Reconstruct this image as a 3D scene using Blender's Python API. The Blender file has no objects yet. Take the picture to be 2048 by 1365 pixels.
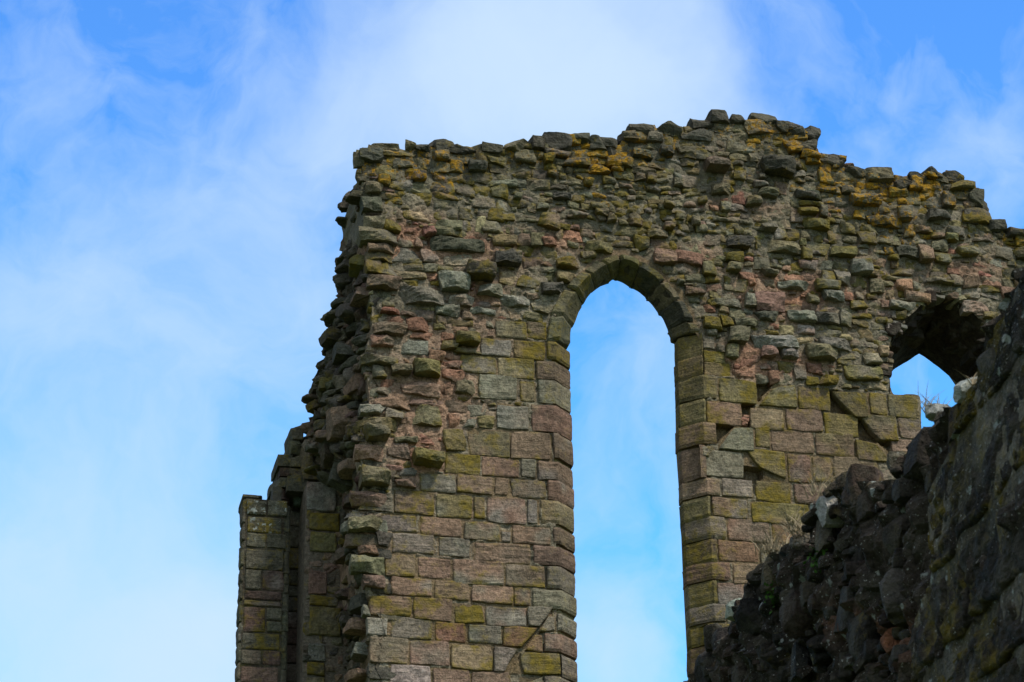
import bpy, math, random
import numpy as np
from mathutils import Matrix, Vector

# ------------------------------------------------------------------ camera, light, exposure
SC = bpy.context.scene
COL = SC.collection
FPX = 5222.0                      # focal length in pixels of the 2048 px wide photograph
PITCH, ROLL = math.radians(25.0), math.radians(0.74)
CAM = np.array([0.0, 0.0, 1.6])
_f = np.array([0, math.cos(PITCH), math.sin(PITCH)])
_u0 = np.array([0, -math.sin(PITCH), math.cos(PITCH)])
_r0 = np.array([1.0, 0, 0])
_up = _u0 * math.cos(ROLL) + _r0 * math.sin(ROLL)
_rt = _r0 * math.cos(ROLL) - _u0 * math.sin(ROLL)
cd = bpy.data.cameras.new('camera')
cam = bpy.data.objects.new('camera', cd)
COL.objects.link(cam)
cam.matrix_world = Matrix(((_rt[0], _up[0], -_f[0], CAM[0]), (_rt[1], _up[1], -_f[1], CAM[1]),
                           (_rt[2], _up[2], -_f[2], CAM[2]), (0, 0, 0, 1)))
cd.sensor_width = 36
cd.lens = FPX / 2048 * 36
cd.clip_start = 0.1
cd.clip_end = 5000
cd.dof.use_dof = True
cd.dof.focus_distance = 30.5
cd.dof.aperture_fstop = 13.0
SC.camera = cam
SC.view_settings.view_transform = 'Standard'
SC.view_settings.look = 'None'
SC.view_settings.exposure = 0.0
SC.view_settings.gamma = 1.0

SUN_EL, SUN_AZ = math.radians(52), math.radians(133)      # azimuth clockwise from +Y (the view direction)
sd = bpy.data.lights.new('sun', 'SUN')
sun = bpy.data.objects.new('sun', sd)
COL.objects.link(sun)
sdir = Vector((math.sin(SUN_AZ) * math.cos(SUN_EL), math.cos(SUN_AZ) * math.cos(SUN_EL), math.sin(SUN_EL)))
sun.rotation_euler = sdir.to_track_quat('Z', 'Y').to_euler()
sd.energy = 3.0
sd.angle = math.radians(7)
sd.color = (1.0, 0.93, 0.82)


class NT:
    """small helper round a node tree"""
    def __init__(s, tree):
        s.t = tree
        s.t.nodes.clear()

    def n(s, kind, **kw):
        nd = s.t.nodes.new(kind)
        for k, v in kw.items():
            if k.startswith('i_'):
                nd.inputs[k[2:].replace('_', ' ')].default_value = v
            elif k.startswith('x'):
                nd.inputs[int(k[1:])].default_value = v
            else:
                setattr(nd, k, v)
        return nd

    def l(s, a, b):
        s.t.links.new(a, b)

    def math(s, op, a, b=None, c=None, clamp=False):
        nd = s.t.nodes.new('ShaderNodeMath')
        nd.operation = op
        nd.use_clamp = clamp
        for i, v in enumerate((a, b, c)):
            if v is None:
                continue
            if isinstance(v, (int, float)):
                nd.inputs[i].default_value = v
            else:
                s.l(v, nd.inputs[i])
        return nd.outputs[0]

    def mix(s, fac, a, b, blend='MIX'):
        nd = s.t.nodes.new('ShaderNodeMix')
        nd.data_type = 'RGBA'
        nd.blend_type = blend
        for sock, v in ((nd.inputs[0], fac), (nd.inputs[6], a), (nd.inputs[7], b)):
            if isinstance(v, (int, float)):
                sock.default_value = v
            elif isinstance(v, tuple):
                sock.default_value = (*v, 1) if len(v) == 3 else v
            else:
                s.l(v, sock)
        return nd.outputs[2]

    def ramp(s, v, lo, hi, a=0.0, b=1.0, smooth=True):
        nd = s.t.nodes.new('ShaderNodeMapRange')
        nd.interpolation_type = 'SMOOTHSTEP' if smooth else 'LINEAR'
        s.l(v, nd.inputs[0])
        for i, q in enumerate((lo, hi, a, b)):
            nd.inputs[i + 1].default_value = q
        return nd.outputs[0]

    def noise(s, vec, scale, detail=5, rough=0.55, dist=0.0):
        nd = s.t.nodes.new('ShaderNodeTexNoise')
        nd.inputs['Scale'].default_value = scale
        nd.inputs['Detail'].default_value = detail
        nd.inputs['Roughness'].default_value = rough
        nd.inputs['Distortion'].default_value = dist
        s.l(vec, nd.inputs['Vector'])
        return nd.outputs['Fac']


def ray(x, y):
    d = _f * FPX + _rt * (x - 1024) - _up * (y - 682.5)
    return d / np.linalg.norm(d)


def build_world():
    w = bpy.data.worlds.new('World')
    SC.world = w
    w.use_nodes = True
    t = NT(w.node_tree)
    tc = t.n('ShaderNodeTexCoord')
    sky = t.n('ShaderNodeTexSky', sky_type='NISHITA', sun_disc=False)
    sky.sun_elevation = SUN_EL
    sky.sun_rotation = SUN_AZ
    sky.altitude = 100
    sky.air_density = 1.0
    sky.dust_density = 0.6
    sky.ozone_density = 2.0
    d = tc.outputs['Generated']
    # clouds: soft banks round fixed directions of the sky, their edges torn by noise
    wn = t.n('ShaderNodeTexNoise')
    wn.inputs['Scale'].default_value = 9
    wn.inputs['Detail'].default_value = 5
    wn.inputs['Roughness'].default_value = 0.55
    t.l(d, wn.inputs['Vector'])
    sub = t.n('ShaderNodeVectorMath', operation='SUBTRACT')
    t.l(wn.outputs['Color'], sub.inputs[0])
    sub.inputs[1].default_value = (0.5, 0.5, 0.5)
    scl = t.n('ShaderNodeVectorMath', operation='SCALE')
    t.l(sub.outputs[0], scl.inputs[0])
    scl.inputs['Scale'].default_value = 0.09
    add = t.n('ShaderNodeVectorMath', operation='ADD')
    t.l(d, add.inputs[0])
    t.l(scl.outputs[0], add.inputs[1])
    nrm = t.n('ShaderNodeVectorMath', operation='NORMALIZE')
    t.l(add.outputs[0], nrm.inputs[0])
    acc = None
    for (x, y, r, a) in CLOUDS:
        c = ray(x, y)
        dt = t.n('ShaderNodeVectorMath', operation='DOT_PRODUCT')
        t.l(nrm.outputs[0], dt.inputs[0])
        dt.inputs[1].default_value = tuple(c)
        ang = t.math('ARCCOSINE', t.math('MINIMUM', dt.outputs['Value'], 0.999999))
        m = t.ramp(ang, r / FPX * 1.25, r / FPX * 0.1, 0.0, a)
        acc = m if acc is None else t.math('ADD', acc, m)
    n2 = t.noise(nrm.outputs[0], 11, 7, 0.58, 0.3)
    n3 = t.noise(d, 5, 4, 0.5)
    n4 = t.noise(nrm.outputs[0], 27, 6, 0.6, 0.6)
    tex = t.math('ADD', t.math('MULTIPLY_ADD', n2, 1.5, -0.68), t.math('MULTIPLY_ADD', n4, 0.8, -0.4))
    # soft shoulder instead of a hard clamp: 1 - exp(-x)
    dens = t.math('MAXIMUM', t.math('MULTIPLY', t.math('ADD', acc, tex), 1.25), 0.0)
    fac = t.math('SUBTRACT', 1.0, t.math('EXPONENT', t.math('MULTIPLY', dens, -1.0)))
    # added unseen cloud behind and beside the camera, there to whiten the skylight
    vd = t.n('ShaderNodeVectorMath', operation='DOT_PRODUCT')
    t.l(d, vd.inputs[0])
    vd.inputs[1].default_value = tuple(_f)
    far = t.ramp(vd.outputs['Value'], 0.93, 0.75, 0.0, 1.0)
    rest = t.math('MULTIPLY', t.ramp(n3, 0.34, 0.56, 0.25, 1.0), far)
    hs = t.n('ShaderNodeHueSaturation')
    hs.inputs['Saturation'].default_value = SKY_SAT
    hs.inputs['Value'].default_value = SKY_VAL
    t.l(sky.outputs[0], hs.inputs['Color'])
    sx = t.n('ShaderNodeSeparateXYZ')
    t.l(d, sx.inputs[0])
    tint_ = t.mix(t.ramp(sx.outputs[2], 0.34, 0.54, 0.0, 1.0), (1.6, 2.78, 3.0), SKY_TINT)
    blue = t.mix(1.0, hs.outputs[0], tint_, 'MULTIPLY')
    col = t.mix(fac, blue, CLOUD_COL)
    sv = t.n('ShaderNodeVectorMath', operation='DOT_PRODUCT')
    t.l(d, sv.inputs[0])
    sv.inputs[1].default_value = tuple(sdir)
    lit = t.ramp(sv.outputs['Value'], -0.5, 1.0, 0.0, 1.0, False)
    col = t.mix(rest, col, t.mix(lit, (1.3, 1.4, 1.55), REST_COL))  # added cloud is dimmed away from the sun to darken left-facing stone
    bg = t.n('ShaderNodeBackground')
    bg.inputs['Strength'].default_value = 0.1
    t.l(col, bg.inputs['Color'])
    out = t.n('ShaderNodeOutputWorld')
    t.l(bg.outputs[0], out.inputs[0])


SKY_SAT, SKY_VAL, SKY_TINT, CLOUD_COL = 1.2, 1.1, (1.5, 2.3, 3.0), (6.5, 8.3, 10.2)
REST_COL = (9.5, 9.1, 8.5)
# direction (as seen at that pixel of the photograph), radius in px, density
CLOUDS = [(900, 70, 260, .6), (1150, 40, 270, .95), (1265, 180, 190, 1.0), (800, 230, 200, .5), (1000, 230, 220, .6),
          (1080, 130, 180, .35), (620, 470, 240, .35), (330, 780, 420, .38), (150, 1310, 360, 1.0), (420, 1330, 240, .6), (480, 1150, 260, .2), (60, 1020, 260, .35), (90, 640, 260, .25),
          (520, 620, 260, .2), (60, 80, 200, .12), (430, 60, 230, .15), (300, 1340, 260, .35), (1300, 1330, 140, .3), (1950, 120, 200, .12), (1990, 330, 220, .2), (1640, 70, 180, .14), (1780, 140, 160, .1), (1250, 760, 200, .35), (1230, 1270, 170, .5), (1830, 260, 220, .15),
          (1240, 950, 130, .1), (300, 420, 300, .1), (650, 230, 200, .2), (1820, 760, 120, .3), (1700, 300, 140, .1)]
build_world()

# ------------------------------------------------------------------ numeric helpers
RND = random.Random(11)
rng = np.random.default_rng(11)


def _hash(i, j, k, seed):
    h = (i * 374761393 + j * 668265263 + k * 2147483647 + seed * 974711) & 0xffffffff
    h = ((h ^ (h >> 13)) * 1274126177) & 0xffffffff
    h = (h ^ (h >> 16)) & 0xffff
    return h / 32767.5 - 1.0


def vnoise(P, seed=0):
    P = np.asarray(P, float)
    I = np.floor(P).astype(np.int64)
    f = P - I
    f = f * f * (3 - 2 * f)
    r = 0
    for a in (0, 1):
        for b in (0, 1):
            for c in (0, 1):
                wt = (f[..., 0] if a else 1 - f[..., 0]) * (f[..., 1] if b else 1 - f[..., 1]) * (f[..., 2] if c else 1 - f[..., 2])
                r = r + wt * _hash(I[..., 0] + a, I[..., 1] + b, I[..., 2] + c, seed)
    return r


def fbm(P, octv=3, seed=0):
    r, a, s = 0, 1.0, 0.0
    P = np.asarray(P, float)
    for o in range(octv):
        r = r + a * vnoise(P * 2 ** o + 17.3 * o, seed + o)
        s += a
        a *= 0.55
    return r / s


def in_poly(px, py, poly):
    poly = np.asarray(poly, float)
    ins = np.zeros(px.shape, bool)
    j = len(poly) - 1
    for i in range(len(poly)):
        xi, yi = poly[i]
        xj, yj = poly[j]
        if yi != yj:
            cond = ((yi > py) != (yj > py)) & (px < (xj - xi) * (py - yi) / (yj - yi) + xi)
            ins ^= cond
        j = i
    return ins


class Frame:
    """local frame of a wall: x along it, y into it, z up; knows where a line of sight meets a plane y = w"""
    def __init__(s, origin, xdir):
        s.O = np.array(origin, float)
        s.X = np.array([math.cos(xdir), math.sin(xdir), 0])
        s.Y = np.array([-math.sin(xdir), math.cos(xdir), 0])
        s.rot = xdir

    def at(s, x, y, w=0.0):
        d = ray(x, y)
        k = ((s.O - CAM).dot(s.Y) + w) / d.dot(s.Y)
        p = CAM + d * k - s.O
        return p.dot(s.X), p[2]

    def px(s, u, z, w=0.0):
        u, z = np.asarray(u, float), np.asarray(z, float)
        p = s.O + u[..., None] * s.X + z[..., None] * np.array([0, 0, 1.0]) + np.asarray(w, float)[..., None] * s.Y - CAM
        k = FPX / p.dot(_f)
        return 1024 + p.dot(_rt) * k, 682.5 - p.dot(_up) * k


W = Frame((0, 28, 0), math.radians(12.7))
AZ = math.radians(-9.3)
FA = np.array([math.sin(AZ), math.cos(AZ), 0])              # near wall runs away from the camera along FA
FN = np.array([-math.cos(AZ), math.sin(AZ), 0])             # the side we see faces FN
# its local x points towards the camera (to the right in the picture), y into the wall
G = Frame(-FN * 3.07 + FA * 9.0, math.atan2(-FA[1], -FA[0]))


class Soup:
    def __init__(s):
        s.V, s.F, s.c, s.m, s.n = [], [], [], [], 0

    def add(s, V, F, col, msk=(0.3, 0.0, 0.3, 0.4)):
        V = np.asarray(V, float)
        k = len(V)
        s.V.append(V)
        s.F.extend([tuple(int(i) + s.n for i in f) for f in F])
        s.c.append(np.broadcast_to(np.asarray(col, float), (k, 3)))
        s.m.append(np.broadcast_to(np.asarray(msk, float), (k, 4)))
        s.n += k

    def mesh(s, name):
        me = bpy.data.meshes.new(name)
        V = np.concatenate(s.V)
        me.from_pydata(V.tolist(), [], s.F)
        c = me.color_attributes.new('col', 'FLOAT_COLOR', 'POINT')
        cc = np.concatenate([np.concatenate(s.c), np.ones((len(V), 1))], 1)
        c.data.foreach_set('color', cc.astype(np.float32).ravel())
        m = me.color_attributes.new('msk', 'FLOAT_COLOR', 'POINT')
        m.data.foreach_set('color', np.concatenate(s.m).astype(np.float32).ravel())
        me.update()
        return me


def mk(name, soup, mat, parent=None, smooth=False, label=None):
    me = soup.mesh(name) if isinstance(soup, Soup) else soup
    me.materials.append(mat)
    if smooth:
        me.polygons.foreach_set('use_smooth', [True] * len(me.polygons))
    o = bpy.data.objects.new(name, me)
    COL.objects.link(o)
    if parent:
        o.parent = parent
    if label:
        o['label'] = label
    return o


def thing(name, label, cat, loc=(0, 0, 0), rz=0.0, group=None):
    o = bpy.data.objects.new(name, None)
    o.empty_display_size = 0.3
    COL.objects.link(o)
    o.location = loc
    o.rotation_euler = (0, 0, rz)
    o['label'], o['category'] = label, cat
    if group:
        o['group'] = group
    return o


# ------------------------------------------------------------------ materials
def masonry(name, bump=0.5, bed=0.35, gain=1.0, speck=1.0, rough=0.92):
    """weathered stone: vertex tint, grain, black crust, moss and lichen patches"""
    m = bpy.data.materials.new(name)
    m.use_nodes = True
    t = NT(m.node_tree)
    tc = t.n('ShaderNodeTexCoord').outputs['Object']
    ca = t.n('ShaderNodeAttribute', attribute_name='col')
    ma = t.n('ShaderNodeAttribute', attribute_name='msk')
    sp = t.n('ShaderNodeSeparateColor')
    t.l(ma.outputs['Color'], sp.inputs[0])
    moss, lich, white, crust = sp.outputs[0], sp.outputs[1], sp.outputs[2], ma.outputs['Alpha']
    big = t.noise(tc, 2.3, 5, 0.6)
    mid = t.noise(tc, 9, 6, 0.62)
    fine = t.noise(tc, 26, 6, 0.68)
    grit = t.noise(tc, 70, 3, 0.65)
    mp = t.n('ShaderNodeMapping')
    mp.inputs['Scale'].default_value = (3, 3, 34)
    mp.inputs['Rotation'].default_value = (0, 0.06, 0)
    t.l(tc, mp.inputs[0])
    beds = t.noise(mp.outputs[0], 1.0, 5, 0.6, 0.6)
    v = t.math('MULTIPLY', t.ramp(fine, 0.3, 0.7, 0.5, 1.5, False), t.ramp(mid, 0.3, 0.7, 0.7, 1.3, False))
    v = t.math('MULTIPLY', v, t.ramp(grit, 0.3, 0.7, 0.7, 1.3, False))
    v = t.math('MULTIPLY', v, t.ramp(beds, 0.3, 0.7, 1 - 0.35 * bed, 1 + 0.3 * bed, False))
    v = t.math('MULTIPLY', v, t.ramp(t.noise(tc, 1.1, 5, 0.6), 0.32, 0.68, 0.72, 1.28, False))
    v = t.math('MULTIPLY', v, gain)
    vc = t.n('ShaderNodeCombineColor')
    for i in range(3):
        t.l(v, vc.inputs[i])
    c = t.mix(1.0, ca.outputs['Color'], vc.outputs[0], 'MULTIPLY')
    # grey patina and black crust
    pat = t.ramp(t.noise(tc, 5.5, 7, 0.65), 0.46, 0.62, 0.0, 0.55)
    c = t.mix(t.math('MULTIPLY', pat, crust), c, (0.130, 0.122, 0.090))
    blk = t.math('ADD', t.noise(tc, 13, 8, 0.7), t.math('MULTIPLY_ADD', crust, 0.34, -0.34))
    c = t.mix(t.ramp(blk, 0.45, 0.62, 0.0, 0.8), c, (0.032, 0.033, 0.027))
    # yellow green moss film
    mn = t.math('ADD', t.math('MULTIPLY_ADD', mid, 0.55, t.math('MULTIPLY', big, 0.45)), t.math('MULTIPLY_ADD', moss, 0.42, -0.27))
    mn = t.math('ADD', mn, t.math('MULTIPLY_ADD', fine, 0.4, -0.2))
    mfac = t.ramp(mn, 0.41, 0.62, 0.0, 0.85)
    mcol = t.mix(t.ramp(t.noise(tc, 17, 3), 0.35, 0.65), (0.115, 0.092, 0.018), (0.20, 0.148, 0.014))
    c = t.mix(mfac, c, mcol)
    # orange lichen
    ln = t.math('ADD', t.noise(tc, 12.0, 8, 0.75), t.math('MULTIPLY_ADD', lich, 0.44, -0.42))
    lfac = t.ramp(ln, 0.42, 0.54, 0.0, 0.9)
    lcol = t.mix(t.ramp(grit, 0.35, 0.65), (0.28, 0.14, 0.006), (0.42, 0.24, 0.012))
    c = t.mix(lfac, c, lcol)
    # pale crustose lichen: fine specks and a few larger discs
    w1 = t.math('ADD', t.noise(tc, 75, 2, 0.5), t.math('MULTIPLY_ADD', white, 0.22, -0.2))
    c = t.mix(t.ramp(w1, 0.62, 0.70, 0.0, 0.62 * speck), c, (0.42, 0.42, 0.38))
    w2 = t.math('ADD', t.noise(tc, 12, 4, 0.55), t.math('MULTIPLY_ADD', white, 0.5, -0.5))
    c = t.mix(t.ramp(w2, 0.52, 0.57, 0.0, 0.85), c, t.mix(t.ramp(fine, 0.4, 0.6), (0.42, 0.46, 0.42), (0.26, 0.29, 0.26)))
    bs = t.n('ShaderNodeBsdfPrincipled')
    bs.inputs['Roughness'].default_value = rough
    bs.inputs['Specular IOR Level'].default_value = 0.18
    t.l(c, bs.inputs['Base Color'])
    h = t.math('ADD', t.math('MULTIPLY', fine, 0.5), t.math('MULTIPLY', mid, 0.9))
    h = t.math('ADD', h, t.math('MULTIPLY', grit, 0.3))
    h = t.math('MULTIPLY_ADD', beds, bed, h)
    bp = t.n('ShaderNodeBump')
    bp.inputs['Strength'].default_value = bump
    bp.inputs['Distance'].default_value = 0.05
    t.l(h, bp.inputs['Height'])
    t.l(bp.outputs[0], bs.inputs['Normal'])
    o = t.n('ShaderNodeOutputMaterial')
    t.l(bs.outputs[0], o.inputs[0])
    return m


M_RUB = masonry('rubble_stone', 1.0, 0.3, 1.06, 1.5)
M_ASH = masonry('dressed_sandstone', 0.8, 0.45, 0.96)
M_MOR = masonry('old_mortar', 1.0, 0.1, 1.05, 1.7)
M_NEAR = masonry('near_shaded_stone', 1.0, 0.15, 1.0, 1.5)  # for the near wall, whose tints have its shade painted in


def plain(name, c1, c2, scale=30, rough=0.8, bump=0.2):
    m = bpy.data.materials.new(name)
    m.use_nodes = True
    t = NT(m.node_tree)
    tc = t.n('ShaderNodeTexCoord').outputs['Object']
    n = t.noise(tc, scale, 5, 0.6)
    c = t.mix(t.ramp(n, 0.35, 0.65), c1, c2)
    bs = t.n('ShaderNodeBsdfPrincipled')
    bs.inputs['Roughness'].default_value = rough
    bs.inputs['Specular IOR Level'].default_value = 0.2
    t.l(c, bs.inputs['Base Color'])
    bp = t.n('ShaderNodeBump')
    bp.inputs['Strength'].default_value = bump
    bp.inputs['Distance'].default_value = 0.02
    t.l(n, bp.inputs['Height'])
    t.l(bp.outputs[0], bs.inputs['Normal'])
    o = t.n('ShaderNodeOutputMaterial')
    t.l(bs.outputs[0], o.inputs[0])
    return m


M_GRASS = plain('grass_ground', (0.035, 0.06, 0.015), (0.07, 0.09, 0.025), 3)
M_DRY = plain('dry_grass', (0.20, 0.16, 0.10), (0.34, 0.28, 0.18), 20)
M_WEED = plain('green_leaf', (0.03, 0.09, 0.01), (0.06, 0.15, 0.02), 20)

# stone tints (reflectance)
GREY = (0.215, 0.205, 0.165)
GREEN = (0.168, 0.150, 0.090)
OLIVE = (0.175, 0.150, 0.065)
PINK = (0.245, 0.162, 0.115)
BROWN = (0.205, 0.140, 0.100)
RED = (0.265, 0.142, 0.094)
BUFF = (0.330, 0.265, 0.155)
PALE = (0.400, 0.360, 0.300)
DARK = (0.085, 0.082, 0.062)
MORT = (0.250, 0.215, 0.155)
RMORT = (0.305, 0.178, 0.115)


def tint(c, v=0.15, rnd=RND):
    k = 1 + rnd.uniform(-v, v)
    return tuple(max(0.01, q * k * (1 + rnd.uniform(-0.06, 0.06))) for q in c)


# ------------------------------------------------------------------ shape builders
_topo = {}


def topo(nx, ny):
    if (nx, ny) in _topo:
        return _topo[(nx, ny)]
    idx = lambda i, j: j * nx + i
    F = [(idx(i, j), idx(i + 1, j), idx(i + 1, j + 1), idx(i, j + 1)) for j in range(ny - 1) for i in range(nx - 1)]
    ring = [idx(i, 0) for i in range(nx)] + [idx(nx - 1, j) for j in range(1, ny)] + \
           [idx(i, ny - 1) for i in range(nx - 2, -1, -1)] + [idx(0, j) for j in range(ny - 2, 0, -1)]
    n = nx * ny
    m = len(ring)
    F += [(ring[(k + 1) % m], ring[k], n + k, n + (k + 1) % m) for k in range(m)]
    s = np.sin(np.linspace(-1, 1, nx) * math.pi / 2)
    t = np.sin(np.linspace(-1, 1, ny) * math.pi / 2)
    S, T = np.meshgrid(s, t)
    _topo[(nx, ny)] = (F, np.array(ring), S.ravel(), T.ravel())
    return _topo[(nx, ny)]


def flat(a, b, c, w=0.0):
    return np.stack([a, w - c, b], -1)


def stone(soup, quad, prot, col, msk, r=0.03, nx=10, ny=8, round_=0.3, rough=0.012, back=-0.09, facets=0, tilt=(0, 0),
          jit=0.012, place=flat, seed=None, shrink=0.9, bedding=0.0, cut=None, col2=None):
    """a stone bedded in a wall face: quad = 4 corners (bl, br, tr, tl) on the face, prot = how far it stands out"""
    F, ring, S, T = topo(nx, ny)
    q = np.asarray(quad, float)
    seed = RND.randrange(1 << 20) if seed is None else seed
    rs = random.Random(seed)
    s = S * np.sqrt(1 - round_ * T * T / 2)
    t = T * np.sqrt(1 - round_ * S * S / 2)
    w = [(1 - s) * (1 - t) / 4, (1 + s) * (1 - t) / 4, (1 + s) * (1 + t) / 4, (1 - s) * (1 + t) / 4]
    a = sum(w[i] * q[i, 0] for i in range(4))
    b = sum(w[i] * q[i, 1] for i in range(4))
    hx = max(0.5 * np.hypot(*(q[1] - q[0])), 0.02)
    hy = max(0.5 * np.hypot(*(q[3] - q[0])), 0.02)
    e = np.minimum((1 - np.abs(S)) * hx, (1 - np.abs(T)) * hy)
    rr = min(r, 0.7 * min(hx, hy))
    P = np.stack([a * 1.0, b * 1.0, np.full_like(a, seed * 0.137 % 50)], -1)
    c = prot - rr * (1 - np.clip(e / rr, 0, 1)) ** 2 + tilt[0] * S + tilt[1] * T
    for _ in range(facets):
        an = rs.uniform(0, 2 * math.pi)
        k = rs.uniform(0.25, 0.9)
        d0 = rs.uniform(-0.1, 0.5)
        c = np.minimum(c, prot + 0.01 - k * np.maximum(0, (S * math.cos(an) * hx + T * math.sin(an) * hy) - d0 * min(hx, hy)))
    c = c + rough * fbm(P * 9, 3, seed % 97) + 0.6 * rough * fbm(P * 31, 2, seed % 89)
    if bedding:
        c = c + bedding * fbm(np.stack([a * 2, b * 24 + a * rs.uniform(-3, 3), P[:, 2]], -1), 2, seed % 83)
    if cut is not None:                       # a broken corner: cut = (nx, ny, offset, depth slope)
        c = np.minimum(c, prot - cut[3] * np.maximum(0, S * cut[0] + T * cut[1] - cut[2]))
    ja = jit * fbm(P * 7 + 5, 2, 3 + seed % 71)
    jb = jit * fbm(P * 7 + 31, 2, 7 + seed % 61)
    a2, b2 = a + ja, b + jb
    ca, cb = q[:, 0].mean(), q[:, 1].mean()
    A = np.concatenate([a2, ca + (a2[ring] - ca) * shrink])
    B = np.concatenate([b2, cb + (b2[ring] - cb) * shrink])
    Cc = np.concatenate([c, np.full(len(ring), back)])
    nz = fbm(P * 3.2 + 61, 3, 11 + seed % 53)
    if col2 is None:
        col2 = tint(rs.choice([GREY, BROWN, col, (0.17, 0.15, 0.11)]), .15, rs)
    cv = lerp3(col, np.asarray(col2), np.clip(nz * 2.2 + rs.uniform(-.5, .45), 0, 1) * .8)
    nm = fbm(P * 4.5 + 23, 2, 29 + seed % 47)
    ed = np.clip(1 - e / .05, 0, 1)
    mv = np.tile(np.asarray(msk, float), (len(a), 1))
    mv[:, 0] = np.clip(mv[:, 0] * (.85 + 1.1 * nm) + .18 * ed * min(1, msk[0] * 2.5), 0, 1)
    cv = np.concatenate([cv, cv[ring]])
    mv = np.concatenate([mv, mv[ring]])
    soup.add(place(A, B, Cc), F, cv, mv)


_cube = {}


def cube_topo(n):
    if n in _cube:
        return _cube[n]
    pts, F, key = [], [], {}

    def vid(p):
        k = tuple(np.round(p, 5))
        if k not in key:
            key[k] = len(pts)
            pts.append(p)
        return key[k]
    g = np.sin(np.linspace(-1, 1, n + 1) * math.pi / 2 * 0.92) / math.sin(math.pi / 2 * 0.92)
    for ax in range(3):
        for sg in (-1, 1):
            u, v = [(1, 2), (2, 0), (0, 1)][ax]
            for i in range(n):
                for j in range(n):
                    ids = []
                    for (p, q) in ((i, j), (i + 1, j), (i + 1, j + 1), (i, j + 1)):
                        w = np.zeros(3)
                        w[ax], w[u], w[v] = sg, g[p], g[q]
                        ids.append(vid(w))
                    F.append(tuple(ids if sg > 0 else ids[::-1]))
    _cube[n] = (np.array(pts), F)
    return _cube[n]


def rock(soup, centre, half, col, msk, n=7, sph=0.35, facets=7, rough=0.06, rot=(0, 0, 0), seed=None):
    """a loose angular stone: a rounded block with chipped planes and a rough skin (local coordinates)"""
    P, F = cube_topo(n)
    seed = RND.randrange(1 << 20) if seed is None else seed
    rs = random.Random(seed)
    L = np.linalg.norm(P, axis=1, keepdims=True)
    Q = P * (1 - sph) + P / L * 1.15 * sph
    for _ in range(facets):
        d = np.array([rs.gauss(0, 1) for _ in range(3)])
        d /= np.linalg.norm(d)
        lim = rs.uniform(0.62, 1.0) * np.abs(d).sum() * 0.8
        ex = np.maximum(0, Q @ d - lim)
        Q = Q - ex[:, None] * d * 0.95
    nz = np.stack([fbm(Q * 1.6 + seed % 31 + k * 9.1, 3, k + seed % 57) for k in range(3)], -1)
    Q = Q + nz * rough * 1.6
    Q = Q * np.asarray(half)
    R = np.array(Matrix.Rotation(rot[2], 3, 'Z') @ Matrix.Rotation(rot[1], 3, 'Y') @ Matrix.Rotation(rot[0], 3, 'X'))
    soup.add(Q @ R.T + np.asarray(centre), F, col, msk)


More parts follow.
